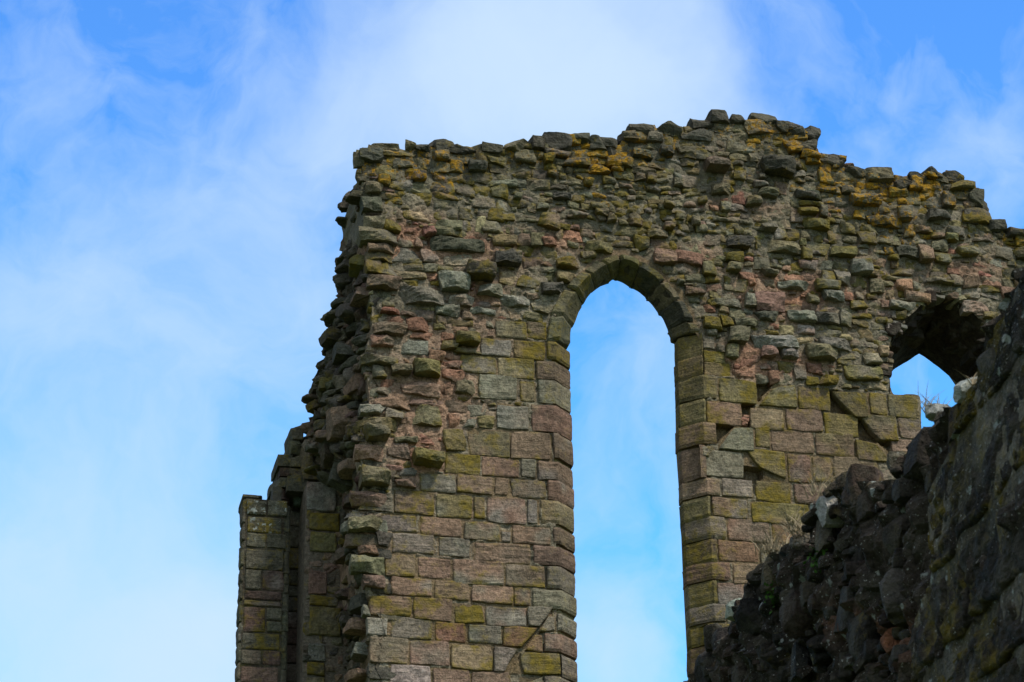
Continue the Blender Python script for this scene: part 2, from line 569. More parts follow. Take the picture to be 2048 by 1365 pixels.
def body(soup, mask, u0, u1, z0, z1, step, w0, w1, colf, mskf, disp=0.03, seed=1, warp=None, dispf=None, recf=None):
    """solid masonry core: displaced front, back, and all the edges between, where mask(u, z) holds"""
    nu, nz = int(round((u1 - u0) / step)), int(round((z1 - z0) / step))
    us, zs = u0 + (np.arange(nu + 1)) * step, z0 + np.arange(nz + 1) * step
    cu, cz = np.meshgrid((us[:-1] + us[1:]) / 2, (zs[:-1] + zs[1:]) / 2)
    M = mask(cu, cz)
    Uv, Zv = np.meshgrid(us, zs)
    P = np.stack([Uv, Zv, np.zeros_like(Uv)], -1)
    Uj = Uv + 0.5 * step * fbm(P * 11, 2, seed + 5)
    Zj = Zv + 0.5 * step * fbm(P * 11 + 40, 2, seed + 6)
    D = disp * fbm(P * 5, 4, seed) + 0.75 * disp * fbm(P * 17, 3, seed + 9)
    if dispf is not None:
        D = D * dispf(Uv, Zv)
    if recf is not None:
        D = D + recf(Uv, Zv)
    nid = (nu + 1)
    N = Uv.size
    Fr = np.stack([Uj, w0 + D, Zj], -1).reshape(-1, 3)
    Ub, Zb = (Uj, Zj) if warp is None else warp(Uj, Zj)
    Bk = np.stack([Ub, np.full_like(Uv, w1), Zb], -1).reshape(-1, 3)
    V = np.concatenate([Fr, Bk])
    F = []
    jj, ii = np.nonzero(M)
    for j, i in zip(jj.tolist(), ii.tolist()):
        a, b, c, d = j * nid + i, j * nid + i + 1, (j + 1) * nid + i + 1, (j + 1) * nid + i
        F.append((a, b, c, d))
        F.append((N + d, N + c, N + b, N + a))
        if j == 0 or not M[j - 1, i]:
            F.append((b, a, N + a, N + b))
        if j == nz - 1 or not M[j + 1, i]:
            F.append((d, c, N + c, N + d))
        if i == 0 or not M[j, i - 1]:
            F.append((a, d, N + d, N + a))
        if i == nu - 1 or not M[j, i + 1]:
            F.append((c, b, N + b, N + c))
    cnt = {}
    for j, i in zip(jj.tolist(), ii.tolist()):
        q = (j * nid + i, j * nid + i + 1, (j + 1) * nid + i + 1, (j + 1) * nid + i)
        for k in range(4):
            e = (q[k], q[(k + 1) % 4])
            e = e if e[0] < e[1] else e[::-1]
            cnt[e] = cnt.get(e, 0) + 1
    be = np.array([e for e, c in cnt.items() if c == 1])
    for _ in range(6):
        sm, ct = np.zeros((N, 2)), np.zeros((N, 1))
        for a, b in ((0, 1), (1, 0)):
            np.add.at(sm, be[:, a], V[be[:, b]][:, [0, 2]])
            np.add.at(ct, be[:, a], 1)
        k = np.nonzero(ct[:, 0])[0]
        dv = (sm[k] / ct[k] - V[k][:, [0, 2]]) * .5
        for off in (0, N):
            V[k + off, 0] += dv[:, 0]
            V[k + off, 2] += dv[:, 1]
    used = np.zeros(2 * N, bool)
    used[np.array([k for f in F for k in f])] = True
    mp = np.cumsum(used) - 1
    F = [tuple(mp[k] for k in f) for f in F]
    cc = colf(Uv, Zv).reshape(-1, 3)
    mm = mskf(Uv, Zv).reshape(-1, 4)
    soup.add(V[used], F, np.concatenate([cc, cc])[used], np.concatenate([mm, mm])[used])


def box(soup, u0, u1, w0, w1, z0, z1, col, msk, du=0.12, seed=0, amp=0.01):
    """rough masonry block with subdivided faces"""
    n = 12
    P, F = cube_topo(n)
    Q = (P + 1) / 2 * np.array([u1 - u0, w1 - w0, z1 - z0]) + np.array([u0, w0, z0])
    Q = Q + amp * np.stack([fbm(Q * 3 + k * 13, 3, seed + k) for k in range(3)], -1)
    soup.add(Q, F, col, msk)


# ------------------------------------------------------------------ ground
def build_ground():
    n = 40
    s = np.sinh(np.linspace(-1, 1, n) * 5) / math.sinh(5) * 2500
    X, Y = np.meshgrid(s, s + 20)
    Z = 0.06 * fbm(np.stack([X * 0.2, Y * 0.2, X * 0], -1), 2, 4) - 0.05
    V = np.stack([X, Y, Z], -1).reshape(-1, 3)
    F = [(j * n + i, j * n + i + 1, (j + 1) * n + i + 1, (j + 1) * n + i) for j in range(n - 1) for i in range(n - 1)]
    me = bpy.data.meshes.new('ground')
    me.from_pydata(V.tolist(), [], F)
    me.materials.append(M_GRASS)
    o = bpy.data.objects.new('ground', me)
    COL.objects.link(o)
    o['kind'] = 'structure'
    o['label'] = 'mown grass ground round the ruin'


build_ground()

# ------------------------------------------------------------------ the ruined wall: layout data (measured on its own face)
TOP = [(700, 300), (738, 292), (765, 287), (800, 294), (830, 289), (890, 280), (920, 288), (950, 297), (1005, 288), (1060, 288),
       (1085, 276), (1115, 267), (1180, 273), (1235, 285), (1245, 268), (1285, 245), (1360, 249), (1395, 246), (1425, 228),
       (1490, 238), (1555, 240), (1600, 246), (1628, 275), (1640, 306), (1680, 313), (1735, 345), (1790, 357), (1820, 357),
       (1850, 343), (1925, 345), (1945, 370), (1965, 388), (1965, 425), (2010, 460), (2060, 462), (2200, 470), (2500, 500)]
EDGE = [(735, 292), (716, 345), (722, 400), (724, 450), (718, 480), (730, 520), (735, 580), (740, 650), (724, 720), (735, 800),
        (715, 850), (714, 900), (722, 960), (712, 1040), (712, 1100), (722, 1160), (735, 1200), (733, 1270), (735, 1365), (735, 1700)]
SIL = [(722, 285), (708, 345), (703, 370), (688, 430), (682, 480), (676, 530), (660, 570), (662, 620), (642, 660), (634, 720), (614, 745),
       (608, 800), (606, 850), (606, 900), (612, 945), (672, 972), (684, 1010), (684, 1700)]
WS = 1.3
P = lambda pts, w=0.0: np.array([W.at(x, y, w) for x, y in pts])
TOPUZ = P(TOP)
EDGEUZ = P(EDGE)
SILUZ = P(SIL, WS)


def interp_z(tab, z):
    o = np.argsort(tab[:, 1])
    return np.interp(z, tab[o, 1], tab[o, 0])


uf = lambda z: interp_z(EDGEUZ, z)
us_ = lambda z: interp_z(SILUZ, z)
ztop = lambda u: np.interp(u, TOPUZ[:, 0], TOPUZ[:, 1])

CH, RV = 0.24, 0.38                # window chamfer and depth of its reveal
# lancet window: inner edge (left list up to the point, then right list down)
LANL = [(1156, 1700), (1155, 1365), (1150, 1100), (1146, 925), (1142, 770), (1141, 690)]
LANLw = 0.24
INTR_L = [(1145, 653), (1166, 611), (1188, 582), (1220, 566)]
OUTR_L = [(1100, 632), (1131, 576), (1165, 544), (1200, 522)]
APEX_I, APEX_O = (1231, 561), (1236, 509)
INTR_R = [(1262, 577), (1292, 599), (1318, 630), (1335, 664)]
OUTR_R = [(1279, 521), (1330, 560), (1363, 601), (1388, 645)]
LANR = [(1347, 720), (1348, 770), (1350, 900), (1358, 1010), (1364, 1160), (1373, 1330), (1386, 1700)]
wl = [0.26, 0.30, 0.34, 0.38]
IL = [W.at(x, y, w) for (x, y), w in zip(INTR_L, wl)]
IA = W.at(*APEX_I, RV)
IR = [W.at(x, y, RV) for x, y in INTR_R]
LL = P(LANL, LANLw)
LR = P(LANR, RV)
uL = lambda z: interp_z(LL, z)
uR = lambda z: interp_z(LR, z)
LANCET = list(map(tuple, LL)) + IL + [IA] + IR + list(map(tuple, LR))
LC = ((LL[-1][0] + LR[0][0]) / 2, LL[-1][1])       # centre of the springing


def grow(poly, d):
    out = []
    for u, z in poly:
        if z < LC[1]:
            out.append((u + (d if u > LC[0] else -d), z))
        else:
            v = np.array([u - LC[0], z - LC[1]])
            v = v / np.linalg.norm(v)
            out.append((u + v[0] * d, z + v[1] * d))
    return out


LANCET_BODY = grow(LANCET, 0.2)
LANCET_FREE = grow(LANCET, 0.27)
# second opening, its facing torn away
OPN = [(1842, 900), (1842, 792), (1784, 788), (1779, 755), (1779, 685), (1795, 652), (1818, 632), (1842, 610), (1880, 587), (1893, 590),
       (1922, 607), (1950, 630), (1975, 648), (1998, 680), (2006, 760), (2012, 900)]
OPNUZ = P(OPN)
SILUZ_P = np.concatenate([TOPUZ, [(TOPUZ[-1][0], -1)], [(EDGEUZ[-1][0], -1)], EDGEUZ[::-1][:-1]])

# dressed blocks: (x0, y0, x1, y1) of each block on the face, tint, moss
g, o_, p_, b_, r_, f_, w_ = GREY, OLIVE, PINK, BROWN, RED, BUFF, PALE
ASH_L = [
    (992, 640, 1053, 675, GREEN, .5), (1054, 643, 1093, 677, GREEN, .5),
    (961, 676, 1022, 711, g, .35), (1027, 679, 1091, 716, o_, .5),
    (921, 708, 993, 746, g, .4), (996, 715, 1069, 754, f_, .4),
    (957, 747, 1036, 797, g, .1), (1039, 761, 1071, 801, BUFF, .5),
    (992, 808, 1057, 857, g, .05),
    (936, 857, 1020, 910, GREEN, .45), (1021, 861, 1103, 917, p_, .1),
    (890, 904, 961, 946, o_, .6), (963, 913, 1039, 952, p_, .2), (1041, 918, 1074, 955, g, .1),
    (840, 945, 911, 983, g, .5), (914, 949, 985, 987, p_, .4), (988, 955, 1017, 992, b_, .2), (1021, 959, 1092, 994, g, .3),
    (787, 980, 870, 1027, g, .45), (873, 987, 945, 1034, o_, .45), (947, 993, 970, 1038, o_, .5), (973, 993, 1052, 1045, p_, .1),
    (1055, 1000, 1076, 1048, g, .05),
    (762, 1027, 834, 1063, g, .35), (839, 1032, 923, 1070, p_, .3), (927, 1042, 1000, 1079, p_, .45), (1003, 1062, 1023, 1084, g, .3),
    (1024, 1050, 1102, 1087, b_, .15),
    (784, 1065, 869, 1105, g, .25), (877, 1074, 941, 1113, g, .2), (947, 1083, 1062, 1124, p_, .2),
    (769, 1107, 831, 1151, p_, .35), (835, 1114, 903, 1156, p_, .15), (907, 1118, 1008, 1168, p_, .3), (1011, 1128, 1090, 1173, g, .1),
    (782, 1153, 866, 1190, p_, .5), (869, 1160, 940, 1197, p_, .2), (942, 1168, 1027, 1206, p_, .2), (1028, 1175, 1062, 1210, p_, .3),
    (738, 1191, 824, 1231, p_, .5), (825, 1194, 904, 1239, p_, .3), (907, 1207, 968, 1245, o_, .7), (970, 1210, 1054, 1251, p_, .25),
    (732, 1235, 777, 1269, w_, .0), (780, 1234, 865, 1277, g, .5), (869, 1242, 934, 1283, r_, .6), (937, 1248, 1004, 1287, g, .25),
    (739, 1272, 817, 1325, p_, .1), (820, 1279, 901, 1330, p_, .1), (903, 1287, 985, 1338, f_, .35),
    (779, 1328, 862, 1380, w_, .0), (865, 1337, 940, 1385, p_, .2), (942, 1342, 1020, 1390, p_, .2),
]
CUT_L = [   # blocks with a corner broken away along the old roof line: + (nx, ny, offset, slope)
    (1055, 1213, 1108, 1255, g, .1, (1, .55, 0)), (1006, 1253, 1076, 1293, RED, .4, (1, .5, 0)),
    (986, 1294, 1036, 1344, g, .15, (1, .6, 0)), (1037, 1304, 1121, 1349, o_, .75, (0, .1, 0)),
    (1050, 1268, 1085, 1303, r_, .3, (3, .55, 0)), (1078, 1232, 1110, 1264, g, .3, (3, .6, 0)),
    (1040, 1352, 1086, 1400, g, .2, (3, .5, .2)),
]
JAMB_L = [(1092, 683, 725, o_, .5), (1072, 721, 765, BROWN, .25), (1075, 759, 815, g, .25), (1061, 808, 872, b_, .1), (1105, 865, 925, b_, .1),
          (1075, 920, 966, b_, .1), (1095, 960, 1008, b_, .2), (1080, 1000, 1055, f_, .35), (1104, 1053, 1095, b_, .2),
          (1065, 1090, 1135, b_, .15), (1093, 1132, 1185, g, .35), (1064, 1177, 1223, g, .1), (1113, 1227, 1268, g, .15),
          (1088, 1266, 1310, b_, .15), (1123, 1309, 1361, b_, .2), (1087, 1352, 1402, g, .2)]
ASH_R = [
    (1405, 671, 1429, 698, g, .4), (1407, 701, 1451, 724, o_, .5), (1407, 723, 1462, 751, o_, .6),
    (1437, 756, 1514, 804, o_, .5), (1595, 771, 1660, 818, o_, .5), (1738, 785, 1774, 829, o_, .5), (1777, 788, 1838, 834, o_, .4),
    (1412, 801, 1485, 848, b_, .45), (1499, 814, 1567, 857, f_, .4), (1570, 815, 1645, 861, b_, .35), (1648, 824, 1716, 871, o_, .4),
    (1797, 833, 1841, 876, b_, .15),
    (1511, 854, 1539, 895, o_, .5), (1542, 857, 1628, 904, b_, .4), (1631, 865, 1709, 911, o_, .4), (1783, 877, 1825, 905, p_, .05),
    (1404, 899, 1486, 953, g, .1), (1575, 907, 1622, 963, r_, .25), (1625, 913, 1664, 964, b_, .3), (1667, 911, 1757, 960, b_, .25),
    (1443, 956, 1506, 993, w_, .05), (1510, 960, 1583, 1002, o_, .5), (1588, 968, 1660, 1008, p_, .15),
    (1423, 993, 1495, 1034, p_, .3), (1501, 1002, 1619, 1045, o_, .6),
    (1454, 1035, 1539, 1080, p_, .15), (1543, 1043, 1611, 1087, p_, .3),
    (1436, 1079, 1516, 1122, r_, .35), (1520, 1087, 1590, 1130, g, .2), (1464, 1125, 1540, 1168, p_, .1), (1435, 1163, 1510, 1212, p_, .1),
    (1454, 1210, 1530, 1255, g, .2), (1419, 1246, 1490, 1288, o_, .6), (1455, 1292, 1530, 1338, p_, .2), (1445, 1343, 1520, 1388, g, .2),
    (1543, 1134, 1620, 1178, p_, .2), (1513, 1172, 1600, 1218, g, .2), (1663, 968, 1740, 1010, b_, .2), (1622, 1008, 1700, 1050, p_, .2)]
CUT_R = [
    (1517, 765, 1593, 812, o_, .5, (3, .4, .2)), (1663, 782, 1735, 832, o_, .55, (0, .6, 0)),
    (1719, 829, 1794, 879, GREEN, .3, (0, .5, 0)), (1712, 880, 1780, 922, o_, .3, (2, .4, .2)),
    (1435, 850, 1507, 900, g, .1, (3, .45, .1)), (1490, 897, 1572, 957, o_, .35, (0, .35, .35)),
    (1403, 893, 1428, 916, g, .2, (1, .5, 0))]
JAMB_R = [(1403, 665, 714, o_, .45), (1404, 710, 752, o_, .45), (1432, 752, 798, o_, .3), (1410, 798, 846, o_, .35), (1432, 846, 890, b_, .4),
          (1400, 889, 957, b_, .15), (1440, 957, 993, f_, .4), (1420, 993, 1038, o_, .35), (1450, 1035, 1081, g, .45), (1433, 1079, 1127, o_, .6),
          (1461, 1125, 1163, b_, .5), (1433, 1161, 1211, o_, .45), (1451, 1207, 1245, g, .35), (1417, 1246, 1287, o_, .6), (1452, 1289, 1340, b_, .3),
          (1440, 1342, 1390, o_, .3)]
HOLES = [(1485, 805, 1508, 836), (1486, 934, 1522, 962), (1484, 834, 1502, 856)]     # missing blocks

# rubble stones that stand out: (x0, y0, x1, y1, prot, tint, moss)
BIG = [
    (861, 476, 971, 500, .13, DARK, .2), (991, 503, 1041, 530, .17, DARK, .3), (932, 533, 986, 560, .26, DARK, .5), (878, 549, 937, 584, .2, g, .2),
    (795, 576, 886, 608, .15, g, .2), (893, 589, 945, 611, .1, g, .2), (954, 570, 1004, 591, .14, GREEN, .3), (875, 607, 917, 631, .07, g, .2),
    (942, 616, 988, 631, .07, g, .2), (809, 419, 866, 439, .02, f_, .6), (886, 506, 949, 530, .03, f_, .3), (809, 456, 843, 469, .02, r_, 0),
    (951, 433, 967, 473, .02, f_, .1), (733, 552, 800, 577, .16, b_, .2), (748, 648, 809, 671, .17, b_, .3), (718, 463, 795, 490, .2, GREEN, .3),
    (722, 432, 770, 460, .1, GREEN, .3), (765, 440, 800, 464, .08, o_, .9), (724, 395, 762, 425, .12, DARK, .2), (730, 365, 765, 390, .1, GREEN, .2),
    (744, 672, 783, 694, .12, r_, .2), (787, 676, 860, 709, .03, g, .05), (720, 715, 796, 732, .16, GREEN, .4), (779, 728, 819, 751, .17, GREEN, .3),
    (826, 726, 876, 754, .22, o_, .5), (798, 761, 879, 790, .09, p_, 0), (743, 790, 826, 812, .06, p_, 0), (815, 810, 882, 851, .08, GREEN, .55),
    (722, 812, 765, 828, .12, g, .1), (715, 838, 798, 860, .15, o_, .4), (729, 860, 772, 882, .28, GREEN, .4), (712, 889, 770, 920, .1, p_, .1),
    (776, 885, 823, 915, .05, b_, .2), (826, 907, 882, 933, .25, o_, .5), (720, 943, 784, 974, .24, GREEN, .4), (790, 957, 834, 974, .1, BROWN, .1),
    (913, 668, 957, 692, .2, o_, .5), (790, 872, 832, 886, .07, GREEN, .2), (890, 856, 932, 900, .05, o_, .4), (905, 760, 950, 785, .07, GREEN, .1),
    (696, 1038, 760, 1062, .2, GREEN, .3), (701, 1117, 766, 1149, .14, GREEN, .4), (725, 1152, 769, 1177, .12, b_, .1), (715, 1090, 752, 1110, .1, b_, 0),
    (700, 985, 782, 1010, .1, p_, .1), (752, 1060, 780, 1092, .06, DARK, .1), (724, 1215, 738, 1232, .05, g, .1),
    (1454, 473, 1503, 499, .13, DARK, .35), (1528, 483, 1597, 506, .13, GREEN, .4), (1171, 485, 1225, 503, .13, o_, .6), (1294, 461, 1336, 476, .1, GREEN, .4),
    (1450, 527, 1481, 547, .12, GREEN, .4), (1525, 537, 1553, 552, .13, GREEN, .4), (1553, 564, 1619, 579, .12, g, .2), (1513, 625, 1552, 638, .12, DARK, .2),
    (1486, 591, 1518, 614, .09, g, .4), (1370, 574, 1407, 587, .09, b_, .3), (1523, 321, 1579, 351, .27, DARK, .4), (1405, 325, 1452, 345, .26, DARK, .5),
    (1262, 301, 1304, 318, .14, DARK, .2), (1316, 298, 1346, 313, .15, DARK, .3), (1423, 368, 1457, 390, .13, GREEN, .4), (1514, 378, 1552, 395, .13, GREEN, .4),
    (1494, 395, 1523, 414, .12, o_, .4), (1700, 390, 1757, 411, .17, DARK, .3), (1737, 435, 1806, 453, .14, DARK, .4), (1794, 416, 1820, 442, .16, DARK, .3),
    (1855, 425, 1897, 441, .14, DARK, .2), (1660, 495, 1706, 513, .13, o_, .4), (1591, 385, 1630, 397, .13, DARK, .2), (1606, 439, 1655, 458, .13, o_, .5),
    (1643, 581, 1686, 601, .12, g, .15), (1630, 629, 1676, 648, .14, DARK, .2), (1576, 624, 1630, 640, .12, g, .2), (1778, 601, 1831, 620, .1, g, .2),
    (1581, 428, 1641, 441, .01, r_, 0), (1924, 601, 1975, 624, .03, p_, .1), (1504, 673, 1588, 698, .15, g, .05), (1611, 693, 1674, 718, .2, GREEN, .3),
    (1457, 658, 1494, 687, .15, GREEN, .3), (1521, 694, 1553, 715, .14, b_, .1), (1563, 701, 1595, 718, .14, g, .1), (1643, 679, 1699, 701, .12, g, .2),
    (1688, 729, 1760, 760, .06, o_, .5), (1590, 648, 1630, 668, .03, w_, .1), (1640, 752, 1678, 770, .1, o_, .7), (1480, 700, 1520, 735, .0, r_, 0),
    (1590, 725, 1612, 760, .05, b_, .4), (1613, 390 - 5, 1640, 400, .1, DARK, .2), (1085, 568, 1122, 588, .15, DARK, .3), (1003, 592, 1060, 612, .08, g, .2),
    (1470, 640, 1510, 655, .1, GREEN, .3), (1890, 455, 1930, 470, .1, DARK, .4), (1860, 480, 1890, 500, .05, GREEN, .3), (1795, 493, 1830, 515, .12, DARK, .3),
    (1735, 560, 1765, 585, .1, GREEN, .2), (1680, 450, 1710, 470, .1, GREEN, .4), (1180, 330, 1215, 350, .1, DARK, .2), (940, 325, 975, 345, .15, DARK, .2),
    (1108, 385, 1140, 400, .1, DARK, .2), (1030, 300, 1075, 325, .05, GREEN, .2), (812, 338, 848, 358, .08, DARK, .4)]
CAPS = [  # stones along the broken top: x0, y0, x1, y1, white, orange
    (738, 282, 797, 304, .75, .2), (812, 280, 838, 299, .3, .2), (836, 285, 864, 300, .2, .3), (862, 273, 914, 293, .2, .5), (886, 283, 953, 304, .0, .2),
    (960, 288, 1002, 308, .2, .5), (1003, 279, 1058, 300, .3, .3), (1060, 271, 1089, 296, .1, .2), (1088, 261, 1141, 296, .0, .1), (1140, 269, 1181, 291, .1, .1),
    (1178, 275, 1212, 298, .1, .1), (1196, 271, 1234, 295, .1, .1), (1240, 265, 1268, 285, .1, .1), (1260, 241, 1312, 272, .0, .1), (1311, 243, 1361, 270, .1, .1),
    (1362, 251, 1420, 272, .1, .2), (1385, 230, 1432, 256, .0, .2), (1418, 221, 1464, 243, .1, .2), (1462, 232, 1494, 250, .0, .5), (1501, 227, 1553, 250, .1, .2),
    (1548, 244, 1578, 264, .1, .7), (1566, 240, 1602, 262, .1, .6), (1598, 256, 1636, 280, .0, .1), (1588, 282, 1632, 303, .1, .4), (1640, 311, 1694, 335, .2, .5),
    (1688, 328, 1727, 350, .2, .6), (1716, 340, 1783, 362, .4, .4), (1784, 356, 1822, 376, .1, .6), (1812, 346, 1852, 364, .1, .7), (1846, 337, 1884, 355, .1, .5),
    (1884, 339, 1927, 360, .1, .6), (1918, 360, 1947, 382, .1, .8), (1936, 380, 1968, 414, .0, .4), (1925, 414, 1968, 442, .1, .6), (1968, 440, 2010, 464, .2, .3),
    (2014, 455, 2062, 478, .1, .7), (2064, 458, 2120, 482, .1, .5), (2122, 462, 2190, 486, .1, .5), (718, 302, 764, 326, .1, .1)]
REDZ = [(1570, 590, 130, 55, 1.0), (1500, 718, 70, 38, 1.2), (1600, 735, 90, 22, .7), (940, 490, 130, 40, .6), (1110, 485, 60, 25, .8), (830, 470, 60, 40, .6),
        (960, 590, 40, 40, .8), (1450, 410, 70, 16, .5), (1640, 420, 70, 16, .6), (1380, 515, 60, 30, .5), (1930, 540, 90, 30, .5), (760, 500, 60, 25, .7),
        (850, 800, 160, 90, .45), (840, 920, 60, 60, .7), (740, 1080, 50, 60, .6), (1790, 570, 60, 30, .4), (1720, 500, 40, 20, .4), (860, 680, 150, 120, .3)]


def zones(u, z):
    """red weight, warm weight (left side), depth below the broken top"""
    x, y = W.px(u, z)
    red = 0
    for cx, cy, rx, ry, a in REDZ:
        red = red + a * np.exp(-(((x - cx) / rx) ** 2 + ((y - cy) / ry) ** 2) * 1.2)
    warm = 1 / (1 + np.exp((x - 1010) / 70)) * 1 / (1 + np.exp(-(y - 520) / 50))
    low = 1 / (1 + np.exp(-(y - 600) / 50))
    return np.clip(red, 0, 1.3), np.maximum(warm, 0.45 * low), ztop(u) - z


def lerp3(a, b, t):
    t = np.clip(np.asarray(t), 0, 1)[..., None]
    return np.asarray(a) * (1 - t) + np.asarray(b) * t


def mort_col(u, z):
    red, warm, d = zones(u, z)
    n = fbm(np.stack([u * 2.2, z * 2.2, u * 0], -1), 3, 21)
    c = lerp3((0.19, 0.168, 0.115), MORT, np.clip(warm + 0.3 * n, 0, 1))
    c = lerp3(c, RMORT, np.clip(red * 1.6 + 0.5 * n - 0.08, 0, 1))
    c = np.where((ash_zone(u, z) < .5)[..., None], lerp3((0.150, 0.112, 0.055), (0.21, 0.15, 0.09), .5 + n), c)
    return lerp3((0.12, 0.115, 0.085), c, np.clip(d / 0.9 + 0.2 * n, 0.25, 1))


def mort_msk(u, z):
    red, warm, d = zones(u, z)
    m = np.stack([np.clip(.5 - .2 * d, .25, .5), np.clip(1.0 - d * 0.85, 0.12, 0.85), 0.62 + 0 * u, np.clip(0.75 - 0.55 * warm - 0.4 * red, 0.05, 1)], -1)
    return m


# ------------------------------------------------------------------ occupancy of the wall face (1 cm cells), so stones never overlap
U0, U1, Z0, Z1 = -3.2, 9.2, 9.6, 19.5
RES = 0.01
NU, NZ = int((U1 - U0) / RES), int((Z1 - Z0) / RES)
gu, gz = np.meshgrid(U0 + (np.arange(NU) + .5) * RES, Z0 + (np.arange(NZ) + .5) * RES)
FREE = in_poly(gu, gz, SILUZ_P)
FREE &= ~in_poly(gu, gz, LANCET_FREE)
FREE &= ~in_poly(gu, gz, OPNUZ)


def cells(u0, z0, u1, z1):
    return (slice(max(0, int((z0 - Z0) / RES)), max(0, min(NZ, int((z1 - Z0) / RES) + 1))),
            slice(max(0, int((u0 - U0) / RES)), max(0, min(NU, int((u1 - U0) / RES) + 1))))


def rect(x0, y0, x1, y1, w=0.0):
    """block on the face from its picture box, squared up along the courses (y0, y1 hold at the left end)"""
    ua, za = W.at(x0, y0, w)
    ub, zb = W.at(x0, y1, w)
    uc, _ = W.at(x1, (y0 + y1) / 2 + (x1 - x0) * 0.07, w)
    ud, _ = W.at(x0, (y0 + y1) / 2, w)
    return ud, zb, uc, za


RUIN = thing('abbey_ruin', 'tall ruined sandstone gable with a pointed lancet window and a broken mossy top', 'ruin', tuple(W.O), W.rot)

# ---- dressed facing, one part on each side of the window
def ashlar_msk(m, col):
    return (min(1, m * 1.0 + 0.08), 0.12 + 0.25 * m, RND.uniform(.2, .5), RND.uniform(.05, .45))


def ashlar(soup, x0, y0, x1, y1, col, m, cut=None, w=0.0, mat_gap=0.0035):
    u0, z0, u1, z1 = rect(x0, y0, x1, y1, w)
    gq = mat_gap
    jt = lambda: RND.uniform(-.008, .008)
    q = [(u0 + gq + jt(), z0 + gq + jt()), (u1 - gq + jt(), z0 + gq + jt()), (u1 - gq + jt(), z1 - gq + jt()), (u0 + gq + jt(), z1 - gq + jt())]
    prot = RND.uniform(.006, .018)
    if cut is not None:
        k, fx, fy = cut
        opp = {0: 1, 1: 0, 2: 3, 3: 2}[k]
        ver = {0: 3, 1: 2, 2: 1, 3: 0}[k]
        q[k] = (q[k][0] + (q[opp][0] - q[k][0]) * fx, q[k][1] + (q[ver][1] - q[k][1]) * fy)
        prot += .02
    col = tuple(.66 * a + .34 * b for a, b in zip(col, (0.205, 0.150, 0.092)))
    stone(soup, q, prot, tint(col, .14), ashlar_msk(.18 + .7 * m, col), r=.012, nx=20, ny=12, round_=RND.uniform(.05, .22), rough=.011, back=-.09,
          jit=.014, bedding=RND.choice([.003, .006, .013]), shrink=.985, tilt=(RND.uniform(-.006, .006), RND.uniform(-.008, .004)),
          place=lambda a, b, c: flat(a, b, c, w))
    if w == 0.0:
        FREE[cells(u0, z0, u1, z1)] = False


AL, AR = Soup(), Soup()
for x0, y0, x1, y1, c, m in ASH_L:
    ashlar(AL, x0, y0, x1, y1, c, m)
for x0, y0, x1, y1, c, m, k in CUT_L:
    ashlar(AL, x0, y0, x1, y1, c, m, k)
for x0, y0, x1, y1, c, m in ASH_R:
    ashlar(AR, x0, y0, x1, y1, c, m)
for x0, y0, x1, y1, c, m, k in CUT_R:
    ashlar(AR, x0, y0, x1, y1, c, m, k)
for hx0, hy0, hx1, hy1 in HOLES:
    u0, z0, u1, z1 = rect(hx0, hy0, hx1, hy1)
    FREE[cells(u0, z0, u1, z1)] = False
# courses carried on below the picture and to the right behind the near wall
def courses(soup, xl, xr, ya, yb, seed):
    rs = random.Random(seed)
    y = ya
    while y < yb:
        h = rs.uniform(38, 50)
        x = xl + rs.uniform(-15, 15)
        while x < xr - 25:
            wd = min(rs.uniform(60, 110), xr - x)
            yy = y + (x - xl) * 0.07
            u0, z0, u1, z1 = rect(x, yy, x + wd, yy + h - 2)
            s = FREE[cells(u0, z0, u1, z1)]
            if s.size and s.mean() > .9 or z1 < Z0 + .2:
                ashlar(soup, x, yy, x + wd, yy + h - 2, rs.choice([PINK, GREY, BROWN, OLIVE]), rs.uniform(.1, .5))
            x += wd + 3
        y += h


courses(AL, 740, 1085, 1386, 1640, 5)
courses(AR, 1530, 2400, 860, 1640, 6)
courses(AR, 1445, 1530, 1392, 1640, 8)
FREE0 = FREE.copy()
mk('ashlar_facing', AL, M_ASH, RUIN)
mk('ashlar_facing', AR, M_ASH, RUIN)


